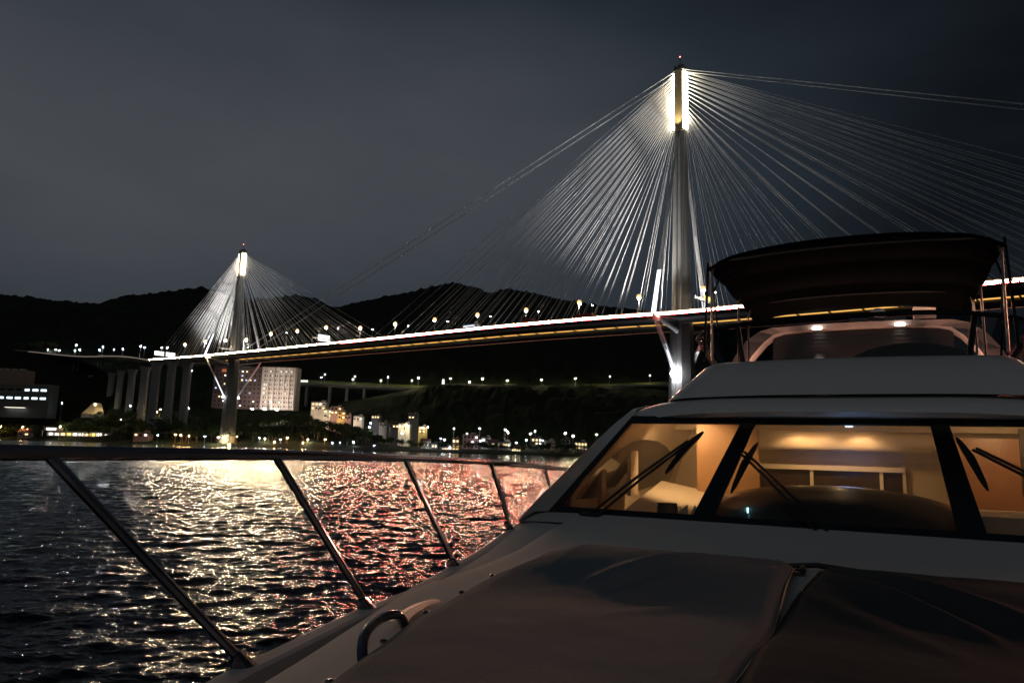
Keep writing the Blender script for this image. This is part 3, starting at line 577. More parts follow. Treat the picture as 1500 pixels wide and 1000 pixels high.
# ------------------------------------------------------------------ trees
leaf_m = mat('leaves', (.05, .075, .03), .8, noise_scale=.8, noise_amt=.5, spec=.2); bark = mat('bark', (.08, .06, .045), .9, noise_scale=2)
def crown_mesh(seed, n=420, shape=(1, 1, .8)):
    g = random.Random(seed); m = MB(); blobs = [(g.uniform(-.55, .55), g.uniform(-.55, .55), g.uniform(-.35, .5), g.uniform(.3, .55)) for _ in range(9)]
    for i in range(n):
        bx, by, bz, br = blobs[i % 9]; v = Vector((g.gauss(0, 1), g.gauss(0, 1), g.gauss(0, 1))).normalized()*br*g.uniform(.6, 1.05)
        c = Vector(((bx+v.x)*shape[0], (by+v.y)*shape[1], (bz+v.z)*shape[2])); a = Vector((g.gauss(0, 1), g.gauss(0, 1), g.gauss(0, .6))).normalized(); b = a.cross(Vector((g.gauss(0, 1), g.gauss(0, 1), g.gauss(0, 1)))).normalized(); s = g.uniform(.06, .13)
        m.add([c-a*s, c+b*s*.6, c+a*s, c-b*s*.6], [(0, 1, 2, 3)])
    return m.mesh('crown', leaf_m)
CROWNS = [crown_mesh(i) for i in range(5)]
def trunk_mesh(seed):
    g = random.Random(seed); m = MB().tube([(0, 0, 0), (g.uniform(-.05, .05), 0, .5), (0, 0, 1)], [.07, .05, .03], 6)
    for k in range(4):
        a = g.uniform(0, 6.28); m.tube([(0, 0, .5+.1*k), (.4*math.cos(a), .4*math.sin(a), .9+.1*k)], [.035, .012], 5)
    return m.mesh('trunk', bark)
TRUNKS = [trunk_mesh(i) for i in range(3)]
def tree(x, y, h, wd, label, group, z=None, i=0):
    gz = terrain_z(x, y) if z is None else z
    r = thing('tree', label, 'tree', (x, y, gz-.4), random.uniform(0, 6.28), group)
    place('trunk', TRUNKS[i % 3], r, (0, 0, 0), 0, (h*.55, h*.55, h*.62)); place('crown', CROWNS[i % 5], r, (0, 0, h*.6), 0, (wd/2*1.1, wd/2*1.1, h*.46)); return r
k = 0
for px0, px1, n, d0, d1, h0, h1, lab in ((-20, 330, 92, 14, 70, 10, 17, 'dark shore tree in the belt of trees left of the far tower'), (362, 580, 46, 12, 60, 8, 14, 'dark tree on the wooded knoll right of the far tower'), (585, 880, 40, 10, 60, 5, 9, 'dark low tree among the village houses')):
    for i in range(n):
        px = px0+(px1-px0)*(i+random.uniform(.1, .9))/n; a = bearing(px); Ys = lerp(CP, [c[1] for c in COLS], a); Y = Ys+random.uniform(d0, d1); h = random.uniform(h0, h1)
        tree(a*Y, Y, h, h*random.uniform(.8, 1.15), lab, lab.replace('dark', 'dark').split(' in the ')[0]+' group', None, k); k += 1
for px in range(-10, 84, 6):
    q = survey(px+random.uniform(-2, 2), 520, 985); gz = terrain_z(q.x, 985); h = random.uniform(7, 11); tree(q.x, 985+random.uniform(-12, 10), h, h*1.1, 'dim roadside tree where the approach viaduct meets the hillside', 'trees at the end of the approach viaduct', max(gz, q.z-h+1), k); k += 1
for px in range(448, 548, 6):
    a = bearing(px+random.uniform(-2, 2)); Y = random.uniform(655, 675); gz = terrain_z(a*Y, Y); zt_ = survey(px, lerp([448, 500, 548], [604, 617, 624], px)+random.uniform(-2, 3), Y).z; h = max(6, zt_-gz); tree(a*Y, Y, min(h, 17), 11, 'dark tree on the slope below the stepped pale villas', 'trees below the villas', max(gz, zt_-17), k); k += 1
for px in range(352, 446, 6):
    a = bearing(px+random.uniform(-2, 2)); Y = random.uniform(684, 704); h = random.uniform(8, 13); tree(a*Y, Y, h, h*.95, 'dark tree masking the foot of the ribbed apartment block', 'trees before the apartment block', None, k); k += 1
for px in range(120, 300, 9):
    a = bearing(px+random.uniform(-4, 4)); Y = random.uniform(735, 800); h = random.uniform(8, 13); tree(a*Y, Y, h, h, 'dark tree between the viaduct piers on the slope', 'trees among the viaduct piers', None, k); k += 1
for px, py, lab in ((743, 566, 'lit green bushy tree beside the highway under a lamp'), (690, 568, 'small lit yellow-green bush beside the highway lamp'), (793, 566, 'lit olive bush beside the highway right of the bushy tree')):
    Y = 876; p = survey(px, py, Y); tree(p.x, Y, 8 if px == 743 else 4.5, 13 if px == 743 else 9, lab, 'lit roadside greenery', p.z-2, k); k += 1
for i in range(26):
    px = 560+i*15+random.uniform(-5, 5); p = survey(px, 568, 884); h = random.uniform(4, 8); tree(p.x, 884+random.uniform(0, 6), h, h*1.3, 'dim roadside tree lining the hillside highway', 'trees lining the hillside highway', p.z-2, k); k += 1
# palms under the far tower, lit amber from below
def palm(px, Y, h, label):
    a = bearing(px); x = a*Y; z = terrain_z(x, Y); r = thing('palm_tree', label, 'palm tree', (x, Y, z-.3), 0, 'palms at the foot of the far tower')
    MB().tube([(0, 0, 0), (.2, 0, h*.5), (.1, 0, h)], [.26, .2, .16], 6).build('trunk', bark, r); m = MB()
    for q in range(13):
        an = q*.4833*2; L = random.uniform(2.4, 3.3); pts = [(math.cos(an)*L*s, math.sin(an)*L*s, h+1.1*s*(1-s)*2.4-.9*s*s) for s in (0, .3, .6, 1)]
        sd = Vector((-math.sin(an), math.cos(an), 0)); rows = [[Vector(p)-sd*w, Vector(p), Vector(p)+sd*w] for p, w in zip(pts, (.1, .45, .4, .05))]
        m.grid(rows)
    m.build('crown', leaf_m, r)
for px, Y, h, lb in ((331, 645, 9, 'left palm beside the amber-lit foot of the far tower'), (339, 640, 10, 'tallest palm in the middle of the amber-lit foot of the far tower'), (344, 648, 7.5, 'shorter palm right of the middle one at the foot of the far tower'), (350, 642, 8.5, 'right palm beside the amber-lit foot of the far tower')): palm(px, Y, h, lb)
fl = thing('floodlight', 'amber floodlight shining up the foot of the far tower', 'floodlight', (bearing(340)*636, 636, terrain_z(bearing(340)*636, 636)))
MB().box((0, 0, .4), (1.0, .6, .6)).build('housing', galv, fl); MB().box((0, .33, .6), (1.6, .08, 1.1)).build('lens', glow('amber flood', (1.0, .58, .14), 260), fl)
# retaining slopes lit by lamps
shot = mat('sprayed concrete slope', (.42, .32, .20), .9, noise_scale=.15, noise_amt=.3, bump=.5)
for px0, px1, pyb, pyt, Y, lab in ((22, 45, 602, 588, 822, 'pale retaining slope below the office block'), (119, 152, 606, 591, 796, 'sunlit-looking tan retaining slope beneath a lamp left of the piers')):
    lab = lab.replace('sunlit-looking tan', 'tan lamp-lit'); p0, p1 = survey(px0, pyb, Y), survey(px1, pyb, Y); p2 = survey(px1-3, pyt, Y+12); p3 = survey((px0*.45+px1*.55), pyt-2, Y+12); rows = []
    rs = thing('retaining_slope', lab, 'retaining wall', (p0.x, Y, p0.z-3), 0, 'retaining slopes'); o = rs.location
    for i in range(9):
        s = i/8; rows.append([Vector(a_)*(1-q)+Vector(b_)*q-o+Vector((0, 0, .35*math.sin(9*s+7*q))) for q in [j/8 for j in range(9)] for a_, b_ in (((p0*(1-s)+p3*s), (p1*(1-s)+p2*s)),)])
    MB().grid(rows).build('slope_face', shot, rs)
    MB().grid([[v+Vector((0, .2, -4)) for v in rows[0]], [v+Vector((0, .2, 0)) for v in rows[0]]]).build('toe_wall', concrete, rs)
# ------------------------------------------------------------------ the yacht we stand on
PHI = math.atan(.505)
yacht = thing('motor_yacht', 'white flybridge motor yacht with glowing cabin windows and black canopy seen from its foredeck', 'yacht', (-.243, 0, 0), -PHI)
def B(s, l, z): return Vector((-l, s, z+H))
gel = mat('white gelcoat', (.80, .765, .72), .26, noise_scale=1.2, noise_amt=.05, bump=.03)
steel = mat('polished steel', (.26, .26, .275), .12, 1.0); blackpl = mat('black plastic', (.012, .012, .013), .4); rubber = mat('black rubber', (.01, .01, .012), .5)
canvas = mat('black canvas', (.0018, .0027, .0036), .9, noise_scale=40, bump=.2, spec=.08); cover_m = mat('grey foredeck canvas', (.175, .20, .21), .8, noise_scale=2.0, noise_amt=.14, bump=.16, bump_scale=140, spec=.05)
SS = [-.6, -.2, .3, .8, 1.44, 1.8, 2.2, 2.6, 3.2, 3.65, 4.2, 4.78, 4.80, 6, 9, 12.5]
G = lambda s: lerp([-.6, -.2, .3, .8, 1.5, 2.2, 2.6, 3.2, 3.65, 4.2, 4.75, 6, 9, 12.5], [.03, .42, .76, 1.0, 1.24, 1.41, 1.47, 1.64, 1.74, 1.85, 1.93, 2.0, 2.02, 1.9], s)
TR = lambda s: min(G(s)-.05, lerp([-.6, -.2, .3, .8, 1.44, 1.7, 2.1, 2.48, 2.6, 12], [.01, .25, .55, .80, 1.06, 1.14, 1.275, 1.40, 1.42, 2.2], s))
def section(s):
    g = G(s); t = TR(s); zc = lerp([-.6, 1.4, 3.4, 4.78], [-.5, -.485, -.455, -.392], s)
    gut = -.67 if s < 2.3 else lerp([2.3, 2.75, 3.1, 4.78], [-.67, -.545, -.54, -.41], s)
    if s > 4.79: zc = -.85
    up = lerp([3.1, 3.65, 4.2, 4.78], [0, .022, .085, .135], s)
    e = -.53+up
    if s > 4.79: e = -.7
    return [(0, zc), (.4*t, zc), (.72*t, zc-.01), (t-.12, (zc+e)/2-.005), (t-.03, e+.012), (t, e-.004), (t+.012, min(e-.02, gut)), (max(g-.075, t+.016), min(e-.02, gut)), (max(g-.062, t+.02), min(-.555+up, e-.0)), (max(g-.05, t+.024), -.548+up*.9), (g, -.550+up*.85), (g+.02, -.565+up*.8), (g+.028, -.60+up*.5), (g*.985, -1.2), (g*.86, -2.1), (g*.62, -3.3)]
def dense(a, n):
    o = []
    for i in range(len(a)-1): o += [a[i]+(a[i+1]-a[i])*k/n for k in range(n)]
    return o+[a[-1]]
srows = []
for s in dense(SS[:12], 4)+SS[12:]:
    sc = section(s); srows.append([B(s, l, z) for l, z in reversed(sc)]+[B(s, -l, z) for l, z in sc[1:]])
deckm = mat('non-skid deck', (.62, .60, .57), .8, noise_scale=1.5, noise_amt=.06, bump=.06, bump_scale=90, spec=.12)
hull = MB().grid(srows); hull.build('hull', deckm, yacht, True)
# foredeck seam and lockers
MB().grid([[B(s, l, z+.003) for l, z in ((1.50-.06*k, -.523+.004*k) for k in range(6))] for s in (2.70, 2.712)]).build('deck_seam', blackpl, yacht)
# cabin sides (pillar, flank), mirrored about the cabin axis
CX = .08
def cab(s, l, z, sg): return B(s, CX+(l-CX) if sg > 0 else CX-(l-CX), z)
WB, WT = (4.775, 1.81, -.392), (5.90, 1.585, .30)
OUT = [(4.40, 1.87, -.43), (4.66, 1.84, -.29), (4.97, 1.785, -.128), (5.40, 1.74, .075), (5.75, 1.70, .235), (6.10, 1.655, .375), (6.35, 1.60, .42)]
for sg in (1, -1):
    rows = []
    for i, o in enumerate(OUT):
        u = i/(len(OUT)-1); w = tuple(WB[k]*(1-u)+WT[k]*u for k in range(3)); mid = ((w[0]*.6+o[0]*.4)-.015, w[1]*.55+o[1]*.45+.02, w[2]*.6+o[2]*.4+.02)
        q = (o[0]+.25, o[1]+.06, o[2]-.10); dn = (max(o[0]+.3, 4.7), 1.96, -.60)
        rows.append([cab(*w, sg), cab(*mid, sg), cab(*o, sg), cab(*q, sg), cab(*dn, sg)])
    MB().grid(rows).build('cabin_pillar', gel, yacht, True)
    MB().grid([[cab(6.35, 1.60, .42, sg), cab(6.6, 1.66, .32, sg), cab(6.65, 1.96, -.6, sg)], [cab(9.6, 1.60, .42, sg), cab(9.6, 1.66, .32, sg), cab(9.6, 1.96, -.6, sg)]]).build('cabin_side', gel, yacht, True)
# brow and cabin roof
rows = []
for s, z in ((5.865, .285), (5.80, .30), (5.775, .335), (5.80, .385), (5.88, .435), (6.0, .468), (6.2, .485), (6.5, .49), (9.6, .50)):
    row = []
    for k in range(25):
        l = 1.66-(1.66*2-.0)*k/24; e = abs(l)/1.66
        row.append(B(s+.22*e**4, CX+l-CX*0, z-.125*e**5*(1 if z > .32 else .15)-.012*e**2))
    rows.append(row)
MB().grid(rows).build('brow', gel, yacht, True)
MB().grid([[B(9.6, 1.96-3.8*k/6, z) for k in range(7)] for z in (-.8, .49)]).build('aft_bulkhead', gel, yacht)
# flybridge coaming
def ring(lw, s0, rad, z, dzs=0, aft=9.5, n=9, bow=.08):
    pts = [(aft, lw), (s0+rad+1.2, lw), (s0+rad+.5, lw)]
    for k in range(n): a = math.pi/2*k/(n-1); pts.append((s0+rad-rad*math.sin(a)+0, lw-rad+rad*math.cos(a)))
    fr = [(s0-bow*(1-(l/(lw-rad))**2), l) for l in np.linspace(lw-rad, -(lw-rad), 17)[1:-1]]
    full = pts+fr+[(s, -l) for s, l in reversed(pts)]
    return [B(s, l, z-dzs*min(1, max(0, (abs(l)-.45)/(lw-.45)))**2-(.0 if s < s0+rad else .05*min(1, (s-s0-rad)/1.5)) ) for s, l in full]
MB().grid([ring(1.40, 5.95, .35, .465, .02), ring(1.33, 6.0, .33, .52), ring(1.25, 6.06, .32, .60), ring(1.17, 6.16, .30, .69), ring(1.12, 6.24, .28, .745), ring(1.09, 6.30, .27, .772), ring(1.05, 6.36, .26, .778), ring(1.02, 6.40, .26, .76), ring(1.0, 6.42, .26, .55)]).build('flybridge_coaming', gel, yacht, True)
MB().grid([[B(s, l, .545) for l in (1.05, 0, -1.05)] for s in (6.35, 9.6)]).build('flybridge_floor', mat('flybridge floor', (.10, .09, .08), .7), yacht)
tint = glass('tinted acrylic', (.20, .20, .22), .9, .03)
lo = ring(1.07, 6.34, .28, .776, 0, 8.2); hi = ring(1.27, 6.52, .34, 1.135, .085, 8.2)
for r in (lo, hi):
    for k in (0, 1, -1, -2): pass
hi2 = [v.copy() for v in hi]
for i, v in enumerate(hi2):
    s = v.y; v.z -= max(0, (s-6.85))*.20
MB().grid([lo, hi2]).build('flybridge_screen', tint, yacht, True)
MB().tube(hi2, .020, 8).build('screen_rail', blackpl, yacht, True)
for l in (.86, -.86): MB().tube([B(6.36, l*.93, .78), B(6.50, l, 1.10)], .022, 6).build('screen_post', blackpl, yacht)
MB().tube([B(6.64, 1.06, .77), B(6.62, 1.19, 1.03)], .012, 6).build('screen_stay', steel, yacht)
# windscreen: frame of black glass bands, three panes
def WS(l, v, lift=0):
    n = Vector((0, -.663, 1.07)).normalized()
    return B(4.78+1.07*v, l, -.388+.663*v)+n*lift
def wband(poly, name, lift, m, th=.012):
    a = [WS(l, v, lift) for l, v in poly]; b = [WS(l, v, lift-th) for l, v in poly]; n = len(a)
    MB().add(a+b, [tuple(range(n)), tuple(range(2*n-1, n-1, -1))]+[(i, n+i, n+(i+1) % n, (i+1) % n) for i in range(n)]).build(name, m, yacht)
frame_m = mat('black window band', (.008, .008, .009), .25)
LB, LT, RB, RT = 1.82, 1.59, -1.65, -1.43
def edge(l0, l1, v): return l0+(l1-l0)*v
wband([(LB, -.03), (RB, -.03), (RB+.02, .028), (LB-.02, .028)], 'window_frame', .012, frame_m)
wband([(LT+.02, .945), (RT-.02, .945), (RT, 1.03), (LT, 1.03)], 'window_frame', .012, frame_m)
wband([(LB, -.03), (LB-.055, -.03), (LT-.05, 1.03), (LT, 1.03)], 'window_frame', .013, frame_m)
wband([(RB, -.03), (RB+.055, -.03), (RT+.05, 1.03), (RT, 1.03)], 'window_frame', .013, frame_m)
wband([(.868, -.03), (.742, -.03), (.612, 1.0), (.722, 1.0)], 'mullion', .016, frame_m)
wband([(-.55, -.03), (-.685, -.03), (-.60, 1.0), (-.49, 1.0)], 'mullion', .016, frame_m)
clear = glass('windscreen glass', (.90, .92, .90), .9, .01, .24)
for p in ([(1.77, .02), (.86, .02), (.72, .95), (1.545, .95)], [(.745, .02), (-.55, .02), (-.49, .95), (.61, .95)], [(-.68, .02), (-1.60, .02), (-1.38, .95), (-.60, .95)]):
    MB().add([WS(l, v, .004) for l, v in p], [(0, 1, 2, 3)]).build('windscreen_pane', clear, yacht)
MB().grid([[B(s_, 1.86-3.6*k/24, z_-.05*max(0, abs(1.86-3.6*k/24-.08)/1.78-.85)) for k in range(25)] for s_, z_ in ((4.45, -.43), (4.62, -.402), (4.745, -.392), (4.80, -.45))]).build('wash_cowl', deckm, yacht, True)
# wipers (pantograph arms)
for piv, end, b0, b1 in (((1.49, -.06), (1.04, .676), (.975, .817), (1.13, .371)), ((.09, -.09), (.65, .569), (.575, .70), (.665, .223)), ((-1.45, -.07), (-.71, .655), (-.63, .789), (-.73, .339))):
    p0 = WS(*piv, .03); e = WS(*end, .05); w = MB().box(p0-Vector((0, .01, .015)), (.13, .10, .07)); wp = w.build('wiper', blackpl, yacht)
    sd = (e-p0).cross(Vector((0, -.663, 1.07)).normalized()).normalized()*.02
    for sg in (1, -1): MB().tube([p0+sd*sg*1.3, p0*.55+e*.45+sd*sg+Vector((0, -.006, .012)), e+sd*sg*.7], .0095, 6).build('wiper_arm', blackpl, wp)
    c0, c1 = WS(*b0, .026), WS(*b1, .022); mid = (c0+c1)/2+Vector((0, -.008, .022))
    MB().tube([c0, c0*.75+mid*.25, mid, c1*.75+mid*.25, c1], [.008, .018, .028, .018, .008], 6).build('wiper_blade', rubber, wp)
# ---- interior
cream = mat('cream lining', (.62, .50, .36), .6, noise_scale=6, noise_amt=.05); wood = mat('cherry veneer', (.30, .13, .055), .4, noise_scale=5, noise_amt=.25); darkwin = mat('dark window', (.012, .012, .016), .08); leather = mat('cream leather', (.66, .56, .42), .45, noise_scale=8, noise_amt=.06); darkvin = mat('dark vinyl', (.03, .028, .026), .45)
MB().grid([[B(s, l, z) for l in (1.56, .8, 0, -.8, -1.40)] for s, z in ((5.86, .262), (6.4, .30), (7.75, .30))]).build('headliner', cream, yacht)
MB().grid([[B(max(s, 4.81+1.07*(z+.388)/.663), lerp([-.39, .275], [1.765, 1.54], z), z) for z in (-.8, -.3, -.1, .05, .2, .30)] for s in (4.9, 5.4, 6.2, 7.75)]).build('cabin_lining', cream, yacht)
MB().grid([[B(max(s, 4.81+1.07*(z+.388)/.663), lerp([-.39, .275], [-1.60, -1.375], z), z) for z in (-.8, -.3, -.1, .05, .2, .30)] for s in (4.9, 5.4, 6.2, 7.75)]).build('cabin_lining', cream, yacht)
# arched port light in the lining
arc = [(5.0, -.37), (5.06, -.27), (5.28, -.12), (5.62, .02), (5.88, .09), (6.2, .125), (6.6, .12), (6.95, .08), (7.3, 0), (7.5, -.12), (7.5, -.24), (6.7, -.30), (6.1, -.34), (5.5, -.38)]
MB().add([B(s, lerp([-.39, .275], [1.765, 1.54], z)-.008, z) for s, z in arc], [tuple(range(len(arc)))]).build('side_window', darkwin, yacht)
MB().box(B(5.42, 1.68, -.24), (.03, .10, .30)).build('side_window_post', wood, yacht); MB().box(B(6.02, 1.63, -.12), (.03, .20, .42)).build('side_window_post', cream, yacht)
MB().box(B(5.12, 1.52, -.50), (.4, .5, .06)).build('side_shelf', wood, yacht)
# aft bulkhead with windows
MB().box(B(7.78, .1, -.25), (3.3, .06, 1.15)).build('saloon_bulkhead', cream, yacht)
for l0, l1 in ((.97, .425), (.395, -.165), (-.195, -.35)): MB().box(B(7.735, (l0+l1)/2, -.30), (l0-l1, .02, .40)).build('saloon_window', mat('smoked pane', (.05, .035, .028), .25), yacht)
MB().box(B(7.70, .33, -.075), (1.4, .05, .045)).build('window_pelmet', leather, yacht)
for l in (.985, .41, -.18, -.365): MB().box(B(7.715, l, -.30), (.028, .04, .42)).build('window_upright', leather, yacht)
vr = [B(7.55-.05*math.cos(a), 0, .17+.09*math.sin(a)) for a in np.linspace(-1.5, 1.5, 8)]
MB().grid([[v+Vector((x, 0, 0)) for v in vr] for x in (-1.0, 0, .58)]).build('light_pelmet', cream, yacht, True)
# dividers and furniture glimpsed through the side panes
MB().box(B(6.45, .95, -.2), (.50, .04, 1.0)).build('wood_divider', mat('honey veneer', (.46, .25, .11), .45, noise_scale=4, noise_amt=.2), yacht)
MB().box(B(6.9, -.98, -.28), (.62, .04, .95)).build('wood_divider', wood, yacht); MB().box(B(6.86, -1.28, .02), (.3, .03, .5)).build('curtain', darkvin, yacht); MB().box(B(5.8, -1.05, -.42), (.7, .8, .22)).build('companion_bench', leather, yacht)
MB().add([B(5.3, 1.50, -.42), B(5.3, 1.05, -.48), B(6.5, 1.05, -.30), B(6.5, 1.52, -.22), B(5.3, 1.5, -.8), B(5.3, 1.05, -.8), B(6.5, 1.05, -.8), B(6.5, 1.52, -.8)], [(0, 1, 2, 3), (1, 0, 4, 5), (2, 1, 5, 6), (3, 2, 6, 7), (0, 3, 7, 4)]).build('settee', leather, yacht)
rows = []
for i in range(9):
    a = i/8; rows.append([B(5.02+.04*math.sin(b_), 1.08+.075*math.cos(b_)*(1-.3*abs(a-.5)), -.50+.19*a+.02*math.sin(b_)*0) for b_ in np.linspace(0, 2*math.pi, 13)[:-1]])
m = MB().grid(rows, True); m.f.append(tuple(range(len(m.v)-12, len(m.v)))); m.build('headrest', darkvin, yacht, True)
for l, rot in ((.98, .3), (.86, -.3)): MB().add([B(4.93, l+.07, -.43), B(4.93, l-.06, -.44), B(5.0, l-rot*.12, -.31)], [(0, 1, 2)]).build('paper_sheet', leather, yacht)
rows = []
for i in range(13):
    s = 4.82+.85*i/12; rows.append([B(s, .10+.80*math.cos(b_), -.40+.235*math.sin(b_)**.8*math.sin(math.pi*min(1, (i/12)**.8*.72))) for b_ in np.linspace(.001, math.pi-.001, 21)])
dash = MB().grid(rows); dash.build('dashboard', mat('dash vinyl', (.032, .025, .021), .30), yacht, True)
MB().box(B(4.90, .55, -.33), (.008, .01, .05)).build('indicator_lamp', glow('cyan indicator', (.4, .9, 1), 4), yacht)
warm_l = glow('cabin downlight', (1.0, .62, .28), 26)
def bulb_light(loc, power, col, r, parent, name='cabin_lamp', aim=(0, .55, -1), cone=150):
    ld = bpy.data.lights.new(name, 'SPOT'); ld.energy = power; ld.color = col; ld.shadow_soft_size = r; ld.spot_size = math.radians(cone); ld.spot_blend = .5
    o = bpy.data.objects.new(name, ld); COL.objects.link(o); o.parent = parent; o.location = loc; o.rotation_euler = Vector(aim).to_track_quat('-Z', 'Y').to_euler(); return o
warm_l = glow('cabin downlight', (1.0, .62, .28), 2.5)
MB().box(B(7.14, .1, .275), (3.0, .03, .06)).build('headliner_lip', cream, yacht)
for l, s, pw in ((.50, 7.32, 3.2), (.30, 7.32, 2.0), (-.03, 7.32, 3.2), (1.25, 6.0, 15), (-1.0, 6.3, 6.5), (.1, 6.35, 1.6)):
    d_ = MB().tube([B(s, l, .285), B(s, l, .278)], .035, 12).build('downlight', warm_l, yacht); bulb_light(B(s, l, .255), pw*1.75, (1.0, .60, .28), .03, d_, aim=(0, .9, -1) if s < 7 else (0, .35, -1), cone=128)
d_ = MB().box(B(5.83, .0, .235), (.05, .03, .012)).build('dash_glint_lamp', glow('pale lamp point', (.8, .85, 1), 2), yacht)
ld = bpy.data.lights.new('dash_glint_lamp', 'SPOT'); ld.energy = 380; ld.color = (.13, .42, 1); ld.spot_size = .62; ld.spot_blend = .9; ld.shadow_soft_size = .02  # narrow blue spot added to put the highlight on the dash
o = bpy.data.objects.new('dash_glint_beam', ld); COL.objects.link(o); o.parent = d_; o.location = B(5.85, 0.0, .22); o.rotation_euler = (Vector((0, -.75, -1))).to_track_quat('-Z', 'Y').to_euler()
# ---- radar arch with two downlights, horns and dome
arch_m = mat('arch gelcoat', (.72, .66, .62), .35, noise_scale=2, noise_amt=.04)
AP = [(1.42, 1.02), (1.36, 1.20), (1.24, 1.40), (1.10, 1.52), (.95, 1.565), (.5, 1.585), (0, 1.59), (-.5, 1.585), (-.95, 1.565), (-1.10, 1.52), (-1.24, 1.40), (-1.36, 1.20), (-1.42, 1.02)]
AI = [(1.24, 1.02), (1.16, 1.20), (1.03, 1.38), (.93, 1.475), (.82, 1.505), (.5, 1.525), (0, 1.53), (-.5, 1.525), (-.82, 1.505), (-.93, 1.475), (-1.03, 1.38), (-1.16, 1.20), (-1.24, 1.02)]
rows = []
for (l, z), (l2, z2) in zip(AP, AI):
    ds = (1.57-z)*.55; rows.append([B(9.42-ds, l, z), B(9.75-ds, l, z), B(9.75-ds, l2, z2), B(9.42-ds, l2, z2)])
arch = MB().grid(rows, True).build('radar_arch', arch_m, yacht)
for l in (.44, -.43):
    d_ = MB().tube([B(9.40, l, 1.548), B(9.40, l, 1.52)], .055, 12).build('arch_lamp', glow('arch lamp', (1, .80, .62), 22), arch)
    bulb_light(B(9.40, l, 1.515), 14.0, (1.0, .62, .46), .03, d_, aim=(0, -.1, -1), cone=150); bulb_light(B(9.42, l, 1.512), 300.0 if l > 0 else 100.0, (1.0, .80, .66), .02, d_, 'arch_streak_spot', aim=(0, .42, -1), cone=26)  # second, narrow spot added to draw a streak below each lamp
MB().ball(B(9.55, -.21, 1.68), .10, 14, 8, .8).build('satellite_dome', gel, arch, True)
MB().box(B(9.5, -.68, 1.66), (.22, .2, .13)).build('horn', arch_m, arch)
MB().tube([B(9.6, -.5, 1.62), B(9.6, .1, 1.64)], .03, 8).build('antenna_bar', gel, arch)
# seats and covered helm console of the flybridge
spanel = MB().grid([[B(9.60+0.0007*math.sin(130*(.56+.97*k/90)+.7*math.sin(5*l))+.006*math.sin(4*l), l, .56+.97*k/90) for l in np.linspace(.96, -.96, 25)] for k in range(91)]).build('streak_panel', mat('dark streak panel', (.014, .013, .013), .28), yacht, True)  # dark rippled panel added to reflect the arch lamps as streaks
c_ = MB().box(B(9.02, 0, .62), (1.6, .05, .05)).build('arch_fill_strip', glow('arch fill glow', (1.0, .52, .38), 2.0), yacht)  # hidden strip and spots added to warm the arch from below
for l in (1.0, 0, -1.0): bulb_light(B(9.0, l, .85), 75.0, (1.0, .50, .32), .05, c_, 'arch_fill_lamp', aim=(-l*.3, .6, .9), cone=84)
rows = []
for i in range(10):
    s = 7.0+.9*i/9; rows.append([B(s, -.45+.62*math.cos(a), .56+.48*math.sin(a)**.7*math.sin(math.pi*(.12+.76*i/9))**.6) for a in np.linspace(.001, math.pi-.001, 17)])
MB().grid(rows).build('covered_console', canvas, yacht, True)
# ---- bimini
rows = []
for i in range(37):
    s = 6.02+2.72*i/36; sag = -.028*abs(math.sin(math.pi*(i % 12)/12)); row = []
    for j in range(21):
        l = 1.05-2.1*j/20; e = abs(l)/1.05; z = 1.715-.085*e**2.2-.05*max(0, e-.86)/.14+sag
        if s < 6.2: z -= .055*((6.2-s)/.18)**2
        if s > 8.25: z -= .07*((s-8.25)/.49)**1.6
        row.append(B(s+(.13*e**3 if s < 6.6 else 0), l, z))
    rows.append(row)
bim = MB().grid(rows).build('bimini_canopy', canvas, yacht, True)
md = bim.modifiers.new('thick', 'SOLIDIFY'); md.thickness = .022
for s, sp, z in ((6.22, .0, 1.62), (7.55, -.1, 1.66), (8.15, -.1, 1.63)):
    top = [B(s, .78-1.56*k/6, z+.03-.03*((.78-1.56*k/6)/.78)**2) for k in range(7)]
    pth = [B(s+sp, 1.02, .78), B(s+sp*.3, 1.02, z-.14), B(s, 1.0, z-.05), B(s, .93, z-.005)]+top+[B(s, -.93, z-.005), B(s, -1.0, z-.05), B(s+sp*.3, -1.02, z-.14), B(s+sp, -1.02, .78)]
    MB().tube(pth, .0095, 8).build('bimini_bow', mat('brushed steel', (.6, .56, .52), .38, 1.0), yacht, True)
for sg in (1, -1):
    MB().tube([B(6.22, 1.03*sg, 1.57), B(6.75, 1.04*sg, .80)], .008, 6).build('bimini_strut', blackpl, yacht); MB().tube([B(6.2, 1.04*sg, 1.60), B(6.2, 1.08*sg, .78)], .011, 6).build('bimini_strut', blackpl, yacht)
    MB().tube([B(6.3, 1.02*sg, 1.36), B(6.62, 1.02*sg, 1.60)], .009, 6).build('bimini_strut', blackpl, yacht)
